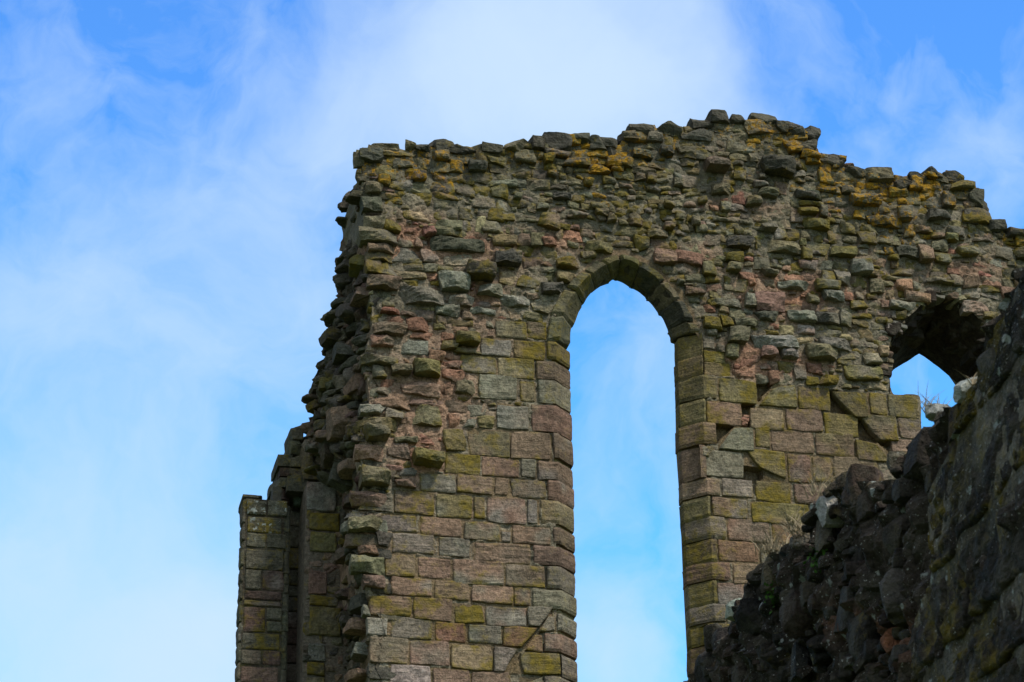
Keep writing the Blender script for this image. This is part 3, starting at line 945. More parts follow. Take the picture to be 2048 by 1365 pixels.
# ---- window jambs (chamfered blocks) and arch ring
def jamb(side, xf, y0, y1, col, m, parent):
    xin = 1148 if side < 0 else 1355
    zt = W.at(xin if side < 0 else xf, y0 + (8 if side < 0 else 0), 0)[1]
    if side < 0:
        uo, zt = W.at(xf, y0, 0)
        _, zb = W.at(xf, y0 + (y1 - y0) * .86, 0)
    else:
        uo, zt = W.at(xf, y0, 0)
        _, zb = W.at(xf, y1, 0)
    n = 8
    zs = np.linspace(zb + .008, zt - .008, n)
    uin = float(uL((zt + zb) / 2) if side < 0 else uR((zt + zb) / 2)) + RND.uniform(-.01, .01)
    fl = abs(uin - uo) - CH
    prof = [(0.0, -.1), (0.003, 0.004), (0.014, 0.022)] + [(k * fl, 0.026) for k in (.2, .4, .6, .8, .96)] + \
           [(fl + CH * k, 0.02 - CH * k) for k in (.06, .25, .5, .75, .95)] + \
           [(fl + CH, -CH - .03), (fl + CH, -RV + .06), (fl + CH - .012, -RV), (fl + CH - .12, -RV - .03)]
    V, m_ = [], len(prof)
    seed = RND.randrange(999)
    for z in zs:
        e = min(z - zs[0], zs[-1] - z)
        ins = .016 * max(0, 1 - e / .03) ** 1.5
        for a, c in prof:
            a2 = min(a, fl + CH - ins)
            V.append((uo - side * a2 if side > 0 else uo + a2, -(c - ins), z))
    V = np.array(V)
    V = V + np.stack([.013 * fbm(V * 7 + k * 7, 3, seed + k) for k in range(3)], -1)
    V[:, 1] += .008 * fbm(V * np.array([3, 3, 26]) + seed, 2, seed)
    F = []
    for j in range(n - 1):
        for i in range(m_ - 1):
            q = (j * m_ + i, j * m_ + i + 1, (j + 1) * m_ + i + 1, (j + 1) * m_ + i)
            F.append(q if side < 0 else q[::-1])
    capb, capt = tuple(range(m_)), tuple((n - 1) * m_ + i for i in range(m_))
    F.append(capb[::-1] if side < 0 else capb)
    F.append(capt if side < 0 else capt[::-1])
    s = Soup()
    col = tuple(.66 * a + .34 * b for a, b in zip(col, (0.19, 0.135, 0.085)))
    nz = fbm(V * 3.1 + seed, 3, seed)
    cv = lerp3(tint(col, .12), tint(RND.choice([BROWN, GREEN, GREY, (.12, .09, .07)]), .15), np.clip(nz * 2 + RND.uniform(-.4, .4), 0, 1) * .8)
    s.add(V, F, cv, ashlar_msk(.18 + .7 * m, col))
    mk('jamb_stone', s, M_ASH, parent)
    FREE[cells(min(uo, uin), zb, max(uo, uin), zt)] = False


def jamb_backing(side):
    s = Soup()
    zs = np.arange(0.0, W.at(1120, 690)[1], .12)
    for k in range(len(zs) - 1):
        pass
    pr = [(-.33, 0.03), (-CH - .005, 0.012), (-.02, -CH + .008), (-.02, -RV + .02), (-.28, -RV - .01)]
    V, F = [], []
    for z in zs:
        ui = float(uL(z) if side < 0 else uR(z))
        for a, c in pr:
            V.append((ui + a * (-side), -(c - .012), z))
    m_ = len(pr)
    for j in range(len(zs) - 1):
        for i in range(m_ - 1):
            q = (j * m_ + i, j * m_ + i + 1, (j + 1) * m_ + i + 1, (j + 1) * m_ + i)
            F.append(q if side < 0 else q[::-1])
    V = np.array(V)
    # behind the blocks by a joint's depth
    V[:, 1] += .035
    s.add(V, F, (0.26, 0.22, 0.13), (.55, .1, .4, .2))
    return s


# right of the opening side = +1: profile runs from the far (right) end to the opening
def jb(side):
    p = mk('window_jamb', jamb_backing(side if side < 0 else 1), M_MOR, RUIN)
    return p


for side, data in ((-1, JAMB_L), (1, JAMB_R)):
    par = jb(side)
    for xf, y0, y1, c, m in data:
        jamb(side, xf, y0, y1, c, m, par)
    y, xs = 1404, (1070, 1110) if side < 0 else (1450, 1425)
    for k in range(6):
        jamb(side, xs[k % 2] + (0 if side < 0 else 6), y, y + 46, RND.choice([BROWN, GREY, OLIVE]), .3, par)
        y += 46


def voussoir(qo0, qi0, qo1, qi1, col, m, parent):
    """one arch stone between two joints; outer points on the face, inner points on the reveal edge"""
    ns = 9
    prof = [(-.03, -.12), (-.01, 0.0), (.03, .028), (.2, .03), (.38, .03), (.44, .028), (.5, .0), (.7, -.11), (.9, -.21), (.97, -CH), (1.0, -CH - .02), (1.0, -RV + .04),
            (.97, -RV), (.6, -RV - .03)]
    o0, i0, o1, i1 = map(np.array, (qo0, qi0, qo1, qi1))
    V = []
    seed = RND.randrange(999)
    L = np.hypot(*(o1 - o0))
    for s in np.linspace(0, 1, ns):
        e = min(s, 1 - s) * L
        ins = .034 * max(0, 1 - e / .04) ** 1.5
        ss = .008 / L + s * (1 - .016 / L)
        bow = .012 * math.sin(math.pi * s)
        for r, c in prof:
            rr = min(r, 1 - ins * 2.0)
            p = (o0 * (1 - rr) + i0 * rr) * (1 - ss) + (o1 * (1 - rr) + i1 * rr) * ss
            p = p + (p - np.array(LC)) / np.hypot(*(p - np.array(LC))) * bow
            V.append((p[0], -(c - ins), p[1]))
    V = np.array(V)
    V = V + np.stack([.02 * fbm(V * 6 + k * 7, 3, seed + k) for k in range(3)], -1)
    wear = RND.uniform(-.015, .02)
    V[:, 1] -= wear
    m_ = len(prof)
    F = [(j * m_ + i, j * m_ + i + 1, (j + 1) * m_ + i + 1, (j + 1) * m_ + i) for j in range(ns - 1) for i in range(m_ - 1)]
    F += [tuple(range(m_))[::-1], tuple((ns - 1) * m_ + i for i in range(m_))]
    F = [f[::-1] for f in F]
    s = Soup()
    s.add(V, F, tint(col, .1), (min(1, m + .05), .15, .25, .75))
    mk('voussoir', s, M_ASH, parent)


ring_o = [W.at(1094, 690)] + [W.at(*p) for p in OUTR_L] + [W.at(*APEX_O)] + [W.at(*p) for p in OUTR_R] + [W.at(1401, 668)]
ring_i = [W.at(1141, 690, .24)] + IL + [IA] + IR + [W.at(1342, 684, RV)]
sb = Soup()
Vb = []
lift = .045
for (ou, oz), (iu, iz) in zip(ring_o, ring_i):
    d = np.array([ou - iu, oz - iz])
    for r, c in ((-.1, -.03), (.45, -.02), (.93, -CH - .03), (.93, -RV + .03), (.3, -RV)):
        p = np.array([ou, oz]) * (1 - r) + np.array([iu, iz]) * r
        Vb.append((p[0], -c, p[1]))
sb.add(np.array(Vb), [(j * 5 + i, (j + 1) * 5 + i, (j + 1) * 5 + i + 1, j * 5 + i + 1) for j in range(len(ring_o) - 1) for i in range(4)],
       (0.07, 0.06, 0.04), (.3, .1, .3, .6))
ARCH = mk('window_arch', sb, M_MOR, RUIN)
VC = [(GREEN, .45), (GREEN, .4), (GREEN, .6), (GREEN, .4), (OLIVE, .35), (OLIVE, .4), (DARK, .5), (GREEN, .4), (DARK, .35), (GREEN, .45), (BROWN, .4)]
for k in range(len(ring_o) - 1):
    voussoir(ring_o[k], ring_i[k], ring_o[k + 1], ring_i[k + 1], *VC[k % len(VC)], ARCH)
mid = lambda o, i: (o[0] * .78 + i[0] * .22, o[1] * .78 + i[1] * .22)
BODY_OPEN = [(u - .29, z) for u, z in map(tuple, LL)] + [mid(o, i) for o, i in zip(ring_o[1:-1], ring_i[1:-1])] + [(u + .29, z) for u, z in map(tuple, LR)]
ring_poly = ring_o + ring_i[::-1]
FREE &= ~in_poly(gu, gz, ring_poly)

# ---- rubble facing
RUB = Soup()


def stone_look(u, z):
    red, warm, d = (float(q) for q in zones(np.array(u), np.array(z)))
    k = RND.random()
    lz = float(fbm(np.array([(u * .8, z * .8, 3.)]), 2, 44)[0]) + (.25 if u > 3.0 else 0)
    if d < 0.75 + RND.uniform(-.3, .4):
        c = RND.choice([DARK, DARK, GREEN, GREEN, GREEN, OLIVE, (0.13, 0.12, 0.09)])
        return c, (RND.uniform(.25, .7), min(1, max(.1, RND.uniform(.45, .8) + .4 * lz - .3 * max(0, d - .3))), RND.uniform(.2, .55), RND.uniform(.5, 1))
    if k < red * .7:
        c = RND.choice([RED, RED, PINK, (0.30, 0.17, 0.11)])
        return c, (RND.uniform(0, .3), .1, .35, .12)
    if k < red * .3 + warm * .62:
        c = RND.choice([PINK, BUFF, GREY, GREY, BROWN, (0.28, 0.22, 0.16), OLIVE])
        return c, (RND.uniform(.05, .45), .2, .35, RND.uniform(.05, .5))
    c = RND.choice([GREEN, GREEN, OLIVE, GREY, GREY, (0.18, 0.16, 0.11), BROWN, (0.20, 0.18, 0.12)])
    return c, (RND.uniform(.3, .75), .24, RND.uniform(.25, .6), RND.uniform(.2, .7))


for x0, y0, x1, y1, pr, c, m in BIG:
    u0, z0, u1, z1 = rect(x0, y0, x1, y1)
    j = lambda k=.025: RND.uniform(-k, k)
    q = [(u0 + j(), z0 + j(.02)), (u1 + j(), z0 + j(.02)), (u1 + j(.04), z1 + j(.02)), (u0 + j(.04), z1 + j(.02))]
    _, mm = stone_look((u0 + u1) / 2, (z0 + z1) / 2)
    tl = -min(.05, pr * .28)
    stone(RUB, q, pr, tint(c, .12), (max(m, mm[0] * .5), mm[1], mm[2], mm[3] * (.5 if c in (RED, PINK, BUFF, PALE) else 1)), r=.02 + pr * .1, nx=16, ny=11,
          round_=RND.uniform(.04, .25), rough=.03, back=-.1, facets=5 if pr > .07 else 1, tilt=(j(.03), tl), jit=.022, bedding=.012, shrink=.97)
    FREE[cells(u0 - .005, z0 - .005, u1 + .005, z1 + .005)] = False


def leafs(u0, z0, u1, z1, out, mw, mh):
    w, h = u1 - u0, z1 - z0
    if h > mh * RND.uniform(1.0, 1.7) and h / mh > w / mw * .8:
        k = RND.uniform(.42, .58)
        leafs(u0, z0, u1, z0 + h * k, out, mw, mh)
        leafs(u0, z0 + h * k, u1, z1, out, mw, mh)
    elif w > mw * RND.uniform(.9, 1.7):
        k = RND.uniform(.3, .7)
        leafs(u0, z0, u0 + w * k, z1, out, mw, mh)
        leafs(u0 + w * k, z0, u1, z1, out, mw, mh)
    else:
        out.append((u0, z0, u1, z1))


def free_frac(r):
    s = FREE[cells(*r)]
    return s.mean() if s.size else 0


def put(r, small=False):
    u0, z0, u1, z1 = r
    w, h = u1 - u0, z1 - z0
    gp = -.008 if not small else -.003
    c, mm = stone_look((u0 + u1) / 2, (z0 + z1) / 2)
    if c not in (RED, PINK, BUFF):
        c = tuple(.68 * a + .32 * b for a, b in zip(c, (0.158, 0.135, 0.082)))
    jw, jh = min(.045, w * .16), min(.03, h * .22)
    rot = RND.gauss(0, .05)
    cu, cz = (u0 + u1) / 2, (z0 + z1) / 2
    q = []
    for su, sz in ((-1, -1), (1, -1), (1, 1), (-1, 1)):
        a, b = su * (w / 2 - gp), sz * (h / 2 - gp)
        q.append((cu + a - b * rot + RND.uniform(-jw, jw), cz + b + a * rot + RND.uniform(-jh, jh)))
    pr = abs(RND.gauss(0, .026)) + .002 if not small else RND.uniform(-.005, .022)
    if RND.random() < .18 and not small:
        pr += RND.uniform(.04, .1)
    stone(RUB, q, pr, tint(c, .2), mm, r=RND.uniform(.012, .035), nx=12 if not small else 7, ny=9 if not small else 6, round_=RND.uniform(.03, .32),
          rough=.024, back=-.1, facets=RND.choice([1, 2, 2, 3]), tilt=(RND.gauss(0, .012), -abs(RND.gauss(.008, .016))), jit=.018, bedding=.009, shrink=.95)


z = W.at(1000, 1150)[1]
while z < 19.4:
    bh = RND.uniform(.26, .42)
    u = U0 + RND.uniform(0, .5)
    while u < U1 - .2:
        wd = RND.uniform(.7, 1.5)
        x, y = W.px(u + wd / 2, z + bh / 2)
        fine_ = 0.6 if (1050 < x < 1480 and 350 < y < 450) else (0.86 if x > 1050 else 1.0)
        out = []
        leafs(u, z, min(u + wd, U1), z + bh, out, .27 * fine_, .148 * fine_)
        for (a, b, c, d) in out:
            wob = .05 * float(fbm(np.array([(a * .7, b * .7, 0.)]), 2, 3)[0])
            r = (a, b + wob, c, d + wob)
            f = free_frac(r)
            if f < .3:
                continue
            if f < .86:                      # trim to what is free
                best, bs = None, 0
                for l in (0, .25, .5):
                    for rr in (0, .25, .5):
                        for bt in (0, .3):
                            for tp in (0, .3):
                                q = (a + (c - a) * l, r[1] + (d - b) * bt, c - (c - a) * rr, r[3] - (d - b) * tp)
                                ar = (q[2] - q[0]) * (q[3] - q[1])
                                if q[2] - q[0] > .05 and q[3] - q[1] > .04 and ar > bs and free_frac(q) > .88:
                                    best, bs = q, ar
                if best is None:
                    continue
                r = best
            if RND.random() < .02:
                continue                     # a lost stone: bare mortar
            put(r)
            FREE[cells(*r)] = False
        u += wd
    z += bh
for _ in range(45000):
    u, z = RND.uniform(U0, U1), RND.uniform(W.at(1000, 1200)[1], 19.2)
    w, h = RND.uniform(.03, .11), RND.uniform(.025, .06)
    r = (u, z, u + w, z + h)
    if free_frac(r) > .88:
        put(r, True)
        FREE[cells(*r)] = False
mk('rubble_facing', RUB, M_RUB, RUIN)


# ---- core
def core_mask(u, z):
    m = in_poly(u, z, SILUZ_P) & (z < ztop(u) - .07)
    m &= ~in_poly(u, z, BODY_OPEN)
    m &= ~in_poly(u, z, OPNUZ)
    return m & ((u > uf(z) + .03))


def splay(u, z):
    """the window widens towards the back of the wall"""
    zz = np.minimum(z, LC[1])
    top = z > LC[1]
    du, dz = u - LC[0], np.where(top, z - LC[1], 0)
    r = np.hypot(du, dz) + 1e-6
    inner = .8
    push = 1.0 * np.clip(1 - (r - inner) / 1.6, 0, 1)
    return u + du / r * push * np.where(top, 1.0, .75), z + dz / r * push


ASHZ = ~FREE0
RECESS = [[(1112, 1212), (1072, 1250), (1048, 1286), (1036, 1290), (985, 1345), (1008, 1352), (1052, 1304), (1068, 1292), (1085, 1258), (1116, 1228)],
          [(1512, 760), (1548, 763), (1540, 780), (1515, 804)], [(1660, 780), (1672, 782), (1715, 834), (1664, 834)], [(1716, 826), (1730, 838), (1765, 884), (1718, 880)],
          [(1750, 880), (1782, 884), (1782, 905)], [(1432, 848), (1468, 852), (1440, 880), (1432, 884)], [(1484, 804), (1509, 806), (1500, 858), (1482, 850)],
          [(1486, 932), (1523, 936), (1523, 962), (1486, 960)]]
RECUZ = [P(q) for q in RECESS]


def recess(u, z):
    d = np.zeros(u.shape)
    for q in RECUZ:
        d = np.maximum(d, in_poly(u, z, q) * (.02 if q is RECUZ[0] else .12))
    return d


def ash_zone(u, z):
    i = np.clip(((u - U0) / RES).astype(int), 0, NU - 1)
    j = np.clip(((z - Z0) / RES).astype(int), 0, NZ - 1)
    return np.where(ASHZ[j, i], .22, 1.0)


CORE = Soup()
body(CORE, core_mask, -3.0, 9.0, W.at(1000, 1750)[1], 19.2, .024, .008, 1.45, mort_col, mort_msk, disp=.045, seed=31, warp=splay, dispf=ash_zone, recf=recess)
mk('wall_core', CORE, M_MOR, RUIN)
LOW = Soup()
zc = W.at(1000, 1750)[1]
box(LOW, float(uf(zc)), float(uL(zc)) - .2, .03, 1.4, -.3, zc + .02, MORT, (.3, .1, .4, .4), seed=4)
box(LOW, float(uR(zc)) + .2, 9.0, .03, 1.4, -.3, zc + .02, MORT, (.3, .1, .4, .4), seed=6)
mk('wall_footing', LOW, M_MOR, RUIN)

# deep hole behind the missing blocks: patch of dark core is the mortar itself; line it with a few broken stones
HS = Soup()
for hx0, hy0, hx1, hy1 in HOLES[2:]:
    for k in range(5):
        u, z = W.at(RND.uniform(hx0, hx1), RND.uniform(hy0, hy1))
        rock(HS, (u, .03, z), (.04, .05, .03), tint(RED), (.05, 0, .4, 0), n=4)
if HS.n:
    mk('hole_rubble', HS, M_RUB, RUIN)

# ---- vault of the second opening, running back to a smaller rear arch
RW = 1.2
REAR = P([(1660, 900), (1690, 830), (1740, 772), (1780, 745), (1838, 708), (1872, 732), (1910, 763), (1945, 792), (1975, 818), (2020, 880), (2040, 960)], RW)
FRONT = P([(1779, 800), (1779, 755), (1779, 685), (1805, 642), (1880, 585), (1922, 606), (1950, 629), (1975, 648), (1998, 680), (2006, 760), (2012, 900)])


def resample(pts, n):
    pts = np.asarray(pts)
    d = np.concatenate([[0], np.cumsum(np.hypot(*np.diff(pts, axis=0).T))])
    s = np.linspace(0, d[-1], n)
    return np.stack([np.interp(s, d, pts[:, 0]), np.interp(s, d, pts[:, 1])], -1)


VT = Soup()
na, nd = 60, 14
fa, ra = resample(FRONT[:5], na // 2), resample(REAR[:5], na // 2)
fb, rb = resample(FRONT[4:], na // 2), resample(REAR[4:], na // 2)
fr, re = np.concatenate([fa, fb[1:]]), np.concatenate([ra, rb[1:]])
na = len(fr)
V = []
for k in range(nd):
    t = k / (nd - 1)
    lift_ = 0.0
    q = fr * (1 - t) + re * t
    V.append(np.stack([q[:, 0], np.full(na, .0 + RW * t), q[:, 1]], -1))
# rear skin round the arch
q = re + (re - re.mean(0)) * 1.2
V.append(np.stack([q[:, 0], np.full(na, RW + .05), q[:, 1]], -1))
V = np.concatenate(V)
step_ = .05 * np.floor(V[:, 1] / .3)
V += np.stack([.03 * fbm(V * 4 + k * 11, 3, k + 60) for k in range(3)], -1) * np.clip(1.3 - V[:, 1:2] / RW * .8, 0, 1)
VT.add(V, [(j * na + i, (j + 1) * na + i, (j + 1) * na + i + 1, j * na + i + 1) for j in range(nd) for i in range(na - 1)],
       (0.034, 0.025, 0.02), (.05, .0, .1, .8))  # shade inside the vault painted in as near-black stone
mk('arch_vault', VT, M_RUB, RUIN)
AE = Soup()
for k, (u, z) in enumerate(resample(FRONT[1:-1], 34)):
    hw = RND.uniform(.06, .15)
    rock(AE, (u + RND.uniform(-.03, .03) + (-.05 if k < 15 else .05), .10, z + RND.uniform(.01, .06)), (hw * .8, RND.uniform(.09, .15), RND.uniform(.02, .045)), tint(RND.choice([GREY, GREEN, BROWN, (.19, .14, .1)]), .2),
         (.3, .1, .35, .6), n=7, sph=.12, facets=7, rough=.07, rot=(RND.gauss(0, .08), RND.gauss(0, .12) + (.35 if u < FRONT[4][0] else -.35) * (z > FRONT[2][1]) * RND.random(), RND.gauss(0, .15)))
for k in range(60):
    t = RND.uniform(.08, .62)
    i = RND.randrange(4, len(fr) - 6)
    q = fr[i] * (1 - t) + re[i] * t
    rock(AE, (q[0] + (.04 if i > len(fr) // 2 else -.04), RW * t, q[1] + .05), (RND.uniform(.08, .15), RND.uniform(.1, .17), .09), tint((.04, .03, .024), .3), (.05, 0, .1, .8), n=6, sph=.1, facets=6)  # vault stones carry the same painted-in shade
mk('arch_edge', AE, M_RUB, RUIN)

# ---- stones along the top, each its own part
for x0, y0, x1, y1, wt, orr in CAPS:
    u0, z0, u1, z1 = rect(x0, y0, x1, y1)
    s = Soup()
    dep = RND.uniform(.16, .3)
    rock(s, ((u0 + u1) / 2, dep - .06 - RND.uniform(0, .05), (z0 + z1) / 2 - .01), ((u1 - u0) / 2 * 1.06, dep, (z1 - z0) / 2 * 1.12), tint(DARK if wt < .3 else GREEN, .2),
         (RND.uniform(.2, .5), orr, wt, .8), n=9, sph=.22, facets=8, rough=.07, rot=(RND.gauss(0, .08), RND.gauss(0, .06), RND.gauss(0, .1)))
    mk('top_stone', s, M_RUB, RUIN, label='pale lichen covered stone' if wt > .5 else None)
# more broken core behind them
TB = Soup()
for k in range(150):
    u = RND.uniform(TOPUZ[1][0] + .3, 8.5)
    zt = float(ztop(u))
    s = RND.uniform(.07, .16)
    rock(TB, (u, RND.uniform(.1, 1.3), zt - .1 + RND.uniform(-.06, .02)), (s * 1.4, s * 1.3, s * .7), tint(DARK, .3), (RND.uniform(.2, .6), RND.uniform(.1, .7), .3, .8), n=5,
         rot=(RND.gauss(0, .2), RND.gauss(0, .2), RND.uniform(0, 3)))
mk('broken_top', TB, M_RUB, RUIN)


# ---- torn left end: the core laid bare from the face back to the far skin
def end_point(t, z):
    a, b = uf(z), us_(z)
    tt = np.clip(t, 0, 1)
    u = a + (b - a) * tt ** 1.15 + np.maximum(t - 1, 0) * 1.2
    w = WS * t
    return u, w


def end_place(a, b, c):
    t = 1 - a / WS
    u, w = end_point(t, b)
    u2, w2 = end_point(t + .03, b)
    tx, ty = u2 - u, w2 - w
    c = c + .075 * fbm(np.stack([a * 1.7, b * 1.7, a * 0 + 4], -1), 2, 91) + .06 * fbm(np.stack([a * 5, b * 5, a * 0 + 4], -1), 2, 92) - .06
    L = np.hypot(tx, ty)
    nx, ny = -ty / L, tx / L
    return np.stack([u + nx * c, w + ny * c, b], -1)


END = Soup()
zt_ = W.at(735, 292)[1]
zb_ = W.at(735, 1750)[1]
ts = np.linspace(-.02, 1.5, 44)
zs = np.arange(zb_, zt_ - .05, .04)
A, B = np.meshgrid(WS * (1 - ts[::-1]), zs)
D = .06 * fbm(np.stack([A * 4, B * 4, A * 0], -1), 4, 77) + .05 * fbm(np.stack([A * 13, B * 13, A * 0], -1), 2, 78) - .07
V = end_place(A.ravel(), B.ravel(), D.ravel())
na = len(ts)
cc = lerp3((0.11, 0.10, 0.075), (0.19, 0.145, 0.105), np.clip(.3 + fbm(np.stack([A.ravel() * 3, B.ravel() * 3, A.ravel() * 0], -1), 2, 5), 0, 1))
END.add(V, [(j * na + i, j * na + i + 1, (j + 1) * na + i + 1, (j + 1) * na + i) for j in range(len(zs) - 1) for i in range(na - 1)],
        cc, (.25, .1, .45, .6))
z = W.at(735, 1700)[1]
while z < zt_ - .08:
    h = RND.uniform(.12, .3)
    a = -.55 + RND.uniform(0, .1)
    while a < WS - .05:
        w = RND.uniform(.16, .4)
        out = []
        leafs(a, z, min(a + w, WS + .02), min(z + h, zt_ - .03), out, .3, .16)
        for (p0, q0, p1, q1) in out:
            if RND.random() < .03:
                continue
            j = lambda k=.02: RND.uniform(-k, k)
            c = RND.choice([DARK, DARK, DARK, (0.10, 0.095, 0.06), (0.12, 0.09, 0.065), (0.09, 0.08, 0.065), (0.11, 0.10, 0.08), (0.13, 0.085, 0.065)])
            pr = abs(RND.gauss(0.0, .045)) + (RND.uniform(.05, .13) if RND.random() < .15 else 0)
            stone(END, [(p0 + .01 + j(), q0 + .01 + j()), (p1 - .01 + j(), q0 + .01 + j()), (p1 - .01 + j(), q1 - .01 + j()), (p0 + .01 + j(), q1 - .01 + j())], pr,
                  tint(c, .2), (RND.uniform(.1, .45), .12, .35, RND.uniform(.5, 1)), r=.02, nx=10, ny=9, round_=RND.uniform(.05, .4), rough=.035, back=-.34,
                  facets=4, tilt=(RND.gauss(0, .04), -abs(RND.gauss(0, .04))), jit=.035, place=end_place, bedding=.01)
        a += w
    z += h
# blocks torn off at the corner, sticking out to the left
for x0, y0, x1, y1, w, c, m in [(696, 522, 752, 550, .2, o_, .7), (700, 587, 760, 612, .2, BROWN, .2), (712, 305, 760, 340, .25, DARK, .2), (716, 382, 748, 408, .22, DARK, .2),
                                (632, 752, 672, 784, .95, o_, .6), (657, 815, 715, 880, .55, BROWN, 0), (690, 752, 724, 788, .35, b_, .2), (655, 930, 690, 980, .8, DARK, .1),
                                (672, 925, 705, 955, .5, b_, .0), (690, 1030, 718, 1060, .3, g, .4), (690, 1242, 724, 1266, .4, PINK, .0), (700, 1195, 735, 1225, .3, DARK, .3),
                                (640, 850, 672, 900, .9, DARK, .2), (676, 610, 712, 640, .5, DARK, .2), (665, 690, 700, 722, .6, DARK, .2), (694, 1290, 732, 1318, .3, g, .1),
                                (690, 1340, 725, 1362, .3, p_, .2), (640, 662, 672, 690, 1.0, DARK, .4)]:
    ua, za = W.at(x0, y0, w)
    ub, zb = W.at(x1, y1, w)
    PS = Soup()
    rock(PS, ((ua + ub) / 2 + .05, w, (za + zb) / 2), (abs(ub - ua) / 2 + .03, .17, abs(za - zb) / 2), tint(c), (m, .15, .3, .5), n=10, sph=.1, facets=6, rough=.06,
         rot=(RND.gauss(0, .06), RND.gauss(0, .08), RND.gauss(0, .15)))
    mk('projecting_stone', PS, M_RUB, RUIN)
mk('torn_end', END, M_RUB, RUIN)

# ---- stepped skin and clasping pilaster at the far left
def course_list(soup, data, w, **kw):
    for x0, y0, x1, y1, c, m, wt in data:
        u0, z0, u1, z1 = rect(x0, y0, x1, y1, w)
        gp = .004
        q = [(u0 + gp, z0 + gp), (u1 - gp, z0 + gp), (u1 - gp, z1 - gp), (u0 + gp, z1 - gp)]
        stone(soup, q, RND.uniform(.008, .024), tint(c, .12), (m, .08, wt, RND.uniform(.4, .8)), r=.014, nx=14, ny=10, round_=RND.uniform(.05, .15), rough=.014, jit=.012, bedding=.006,
              back=-.1, shrink=.98, place=lambda a, b, c_: flat(a, b, c_, w), **kw)


def z5(lst):
    return [(470 + a / 3.546, 980 + b / 3.546, 470 + c / 3.546, 980 + d / 3.546, *r) for a, b, c, d, *r in lst]


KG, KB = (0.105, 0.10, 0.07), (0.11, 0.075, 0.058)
PIL = z5([(85, 70, 225, 175, KG, .35, .95), (230, 70, 375, 185, KG, .4, .85), (85, 185, 335, 300, KG, .5, .85), (80, 300, 220, 405, KG, .4, .7), (225, 305, 360, 415, KG, .3, .2),
          (75, 415, 345, 560, KG, .4, .6), (70, 565, 190, 705, KG, .4, .6), (195, 570, 345, 710, KB, .3, .5), (65, 710, 330, 775, KB, .3, .5), (60, 780, 325, 822, KB, .35, .5),
          (55, 827, 215, 1005, KB, .5, .4), (220, 832, 335, 925, KG, .4, .3), (220, 928, 330, 1010, KG, .5, .3), (48, 1010, 320, 1127, KG, .5, .3), (42, 1130, 188, 1235, KG, .3, .3),
          (195, 1140, 325, 1238, KB, .3, .4), (35, 1245, 310, 1365, KB, .3, .3), (30, 1372, 160, 1480, KG, .3, .3), (165, 1372, 310, 1480, KB, .3, .3), (25, 1485, 310, 1600, KB, .3, .3),
          (20, 1605, 160, 1720, KG, .3, .3), (165, 1605, 305, 1720, KB, .3, .3), (15, 1725, 300, 1840, KB, .3, .3)])
REC = z5([(385, 145, 498, 256, KG, .4, .2), (385, 260, 478, 410, KG, .4, .2), (380, 415, 477, 560, KG, .5, .2), (375, 565, 474, 676, KG, .5, .2), (370, 680, 475, 757, KG, .3, .2),
          (370, 761, 475, 861, KG, .3, .2), (364, 866, 470, 981, KB, .2, .2), (356, 986, 466, 1096, KB, .2, .2), (354, 1101, 464, 1227, KB, .2, .2), (346, 1233, 460, 1368, KB, .2, .2),
          (342, 1373, 456, 1500, KB, .2, .2), (338, 1505, 452, 1640, KB, .2, .2), (334, 1645, 448, 1780, KB, .2, .2)])
STRIP = [(613, 962, 672, 1022, g, .1, .2), (618, 1024, 680, 1060, o_, .6, .2), (620, 1062, 674, 1102, o_, .6, .2), (616, 1140, 655, 1188, BROWN, .1, .2), (618, 1190, 676, 1210, GREEN, .6, .5),
         (618, 1212, 682, 1270, o_, .55, .4), (616, 1286, 652, 1322, g, .2, .3), (614, 1324, 650, 1350, o_, .9, .2), (612, 1352, 650, 1400, OLIVE, .5, .2), (611, 1404, 660, 1450, b_, .3, .2),
         (610, 1454, 660, 1500, g, .3, .2), (610, 1504, 660, 1550, b_, .3, .2), (610, 1554, 660, 1600, b_, .3, .2)]
BUT = Soup()
PW, RWD, SW = 1.5, 1.95, 1.32
ub0, zbt = W.at(489, 996, PW)
ub1, _ = W.at(562, 996, PW)
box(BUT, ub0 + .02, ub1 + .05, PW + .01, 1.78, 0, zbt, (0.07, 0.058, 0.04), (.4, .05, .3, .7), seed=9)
ur0, zr = W.at(555, 940, RWD)
ur1, _ = W.at(640, 940, RWD)
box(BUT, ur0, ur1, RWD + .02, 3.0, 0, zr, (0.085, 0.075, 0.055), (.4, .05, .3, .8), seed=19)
course_list(BUT, PIL, PW)
course_list(BUT, REC, RWD)
# roll moulding on the pilaster's inner edge, in short drums
ur, _ = W.at(567, 1180, PW)
zz = zbt - .05
while zz > W.at(560, 1700)[1]:
    hh = RND.uniform(.2, .34)
    n = 12
    V, F = [], []
    for j, (kz, kr) in enumerate(((0, .042), (.03, .05), (.5, .051), (.97, .05), (1, .042))):
        for i in range(n):
            an = 2 * math.pi * i / n
            V.append((ur + .02 + kr * math.cos(an), PW + .07 + kr * math.sin(an), zz - hh + hh * kz))
    for j in range(4):
        for i in range(n):
            F.append((j * n + i, j * n + (i + 1) % n, (j + 1) * n + (i + 1) % n, (j + 1) * n + i))
    BUT.add(np.array(V) + .004 * rng.normal(size=(len(V), 3)), F, tint(KG, .2), (.4, .1, .3, .7))
    zz -= hh + .006
# pilaster's left return, coursed
zq = zbt
while zq > W.at(485, 1700)[1]:
    h = RND.uniform(.2, .32)
    stone(BUT, [(-.28, zq - h + .008), (-.01, zq - h + .008), (-.01, zq - .008), (-.28, zq - .008)], .02, tint(KG, .2), (.3, .05, .4, .7), r=.03, nx=8, ny=8,
          round_=.1, rough=.012, place=lambda a, b, c: np.stack([ub0 - c, PW - a, b], -1))
    zq -= h
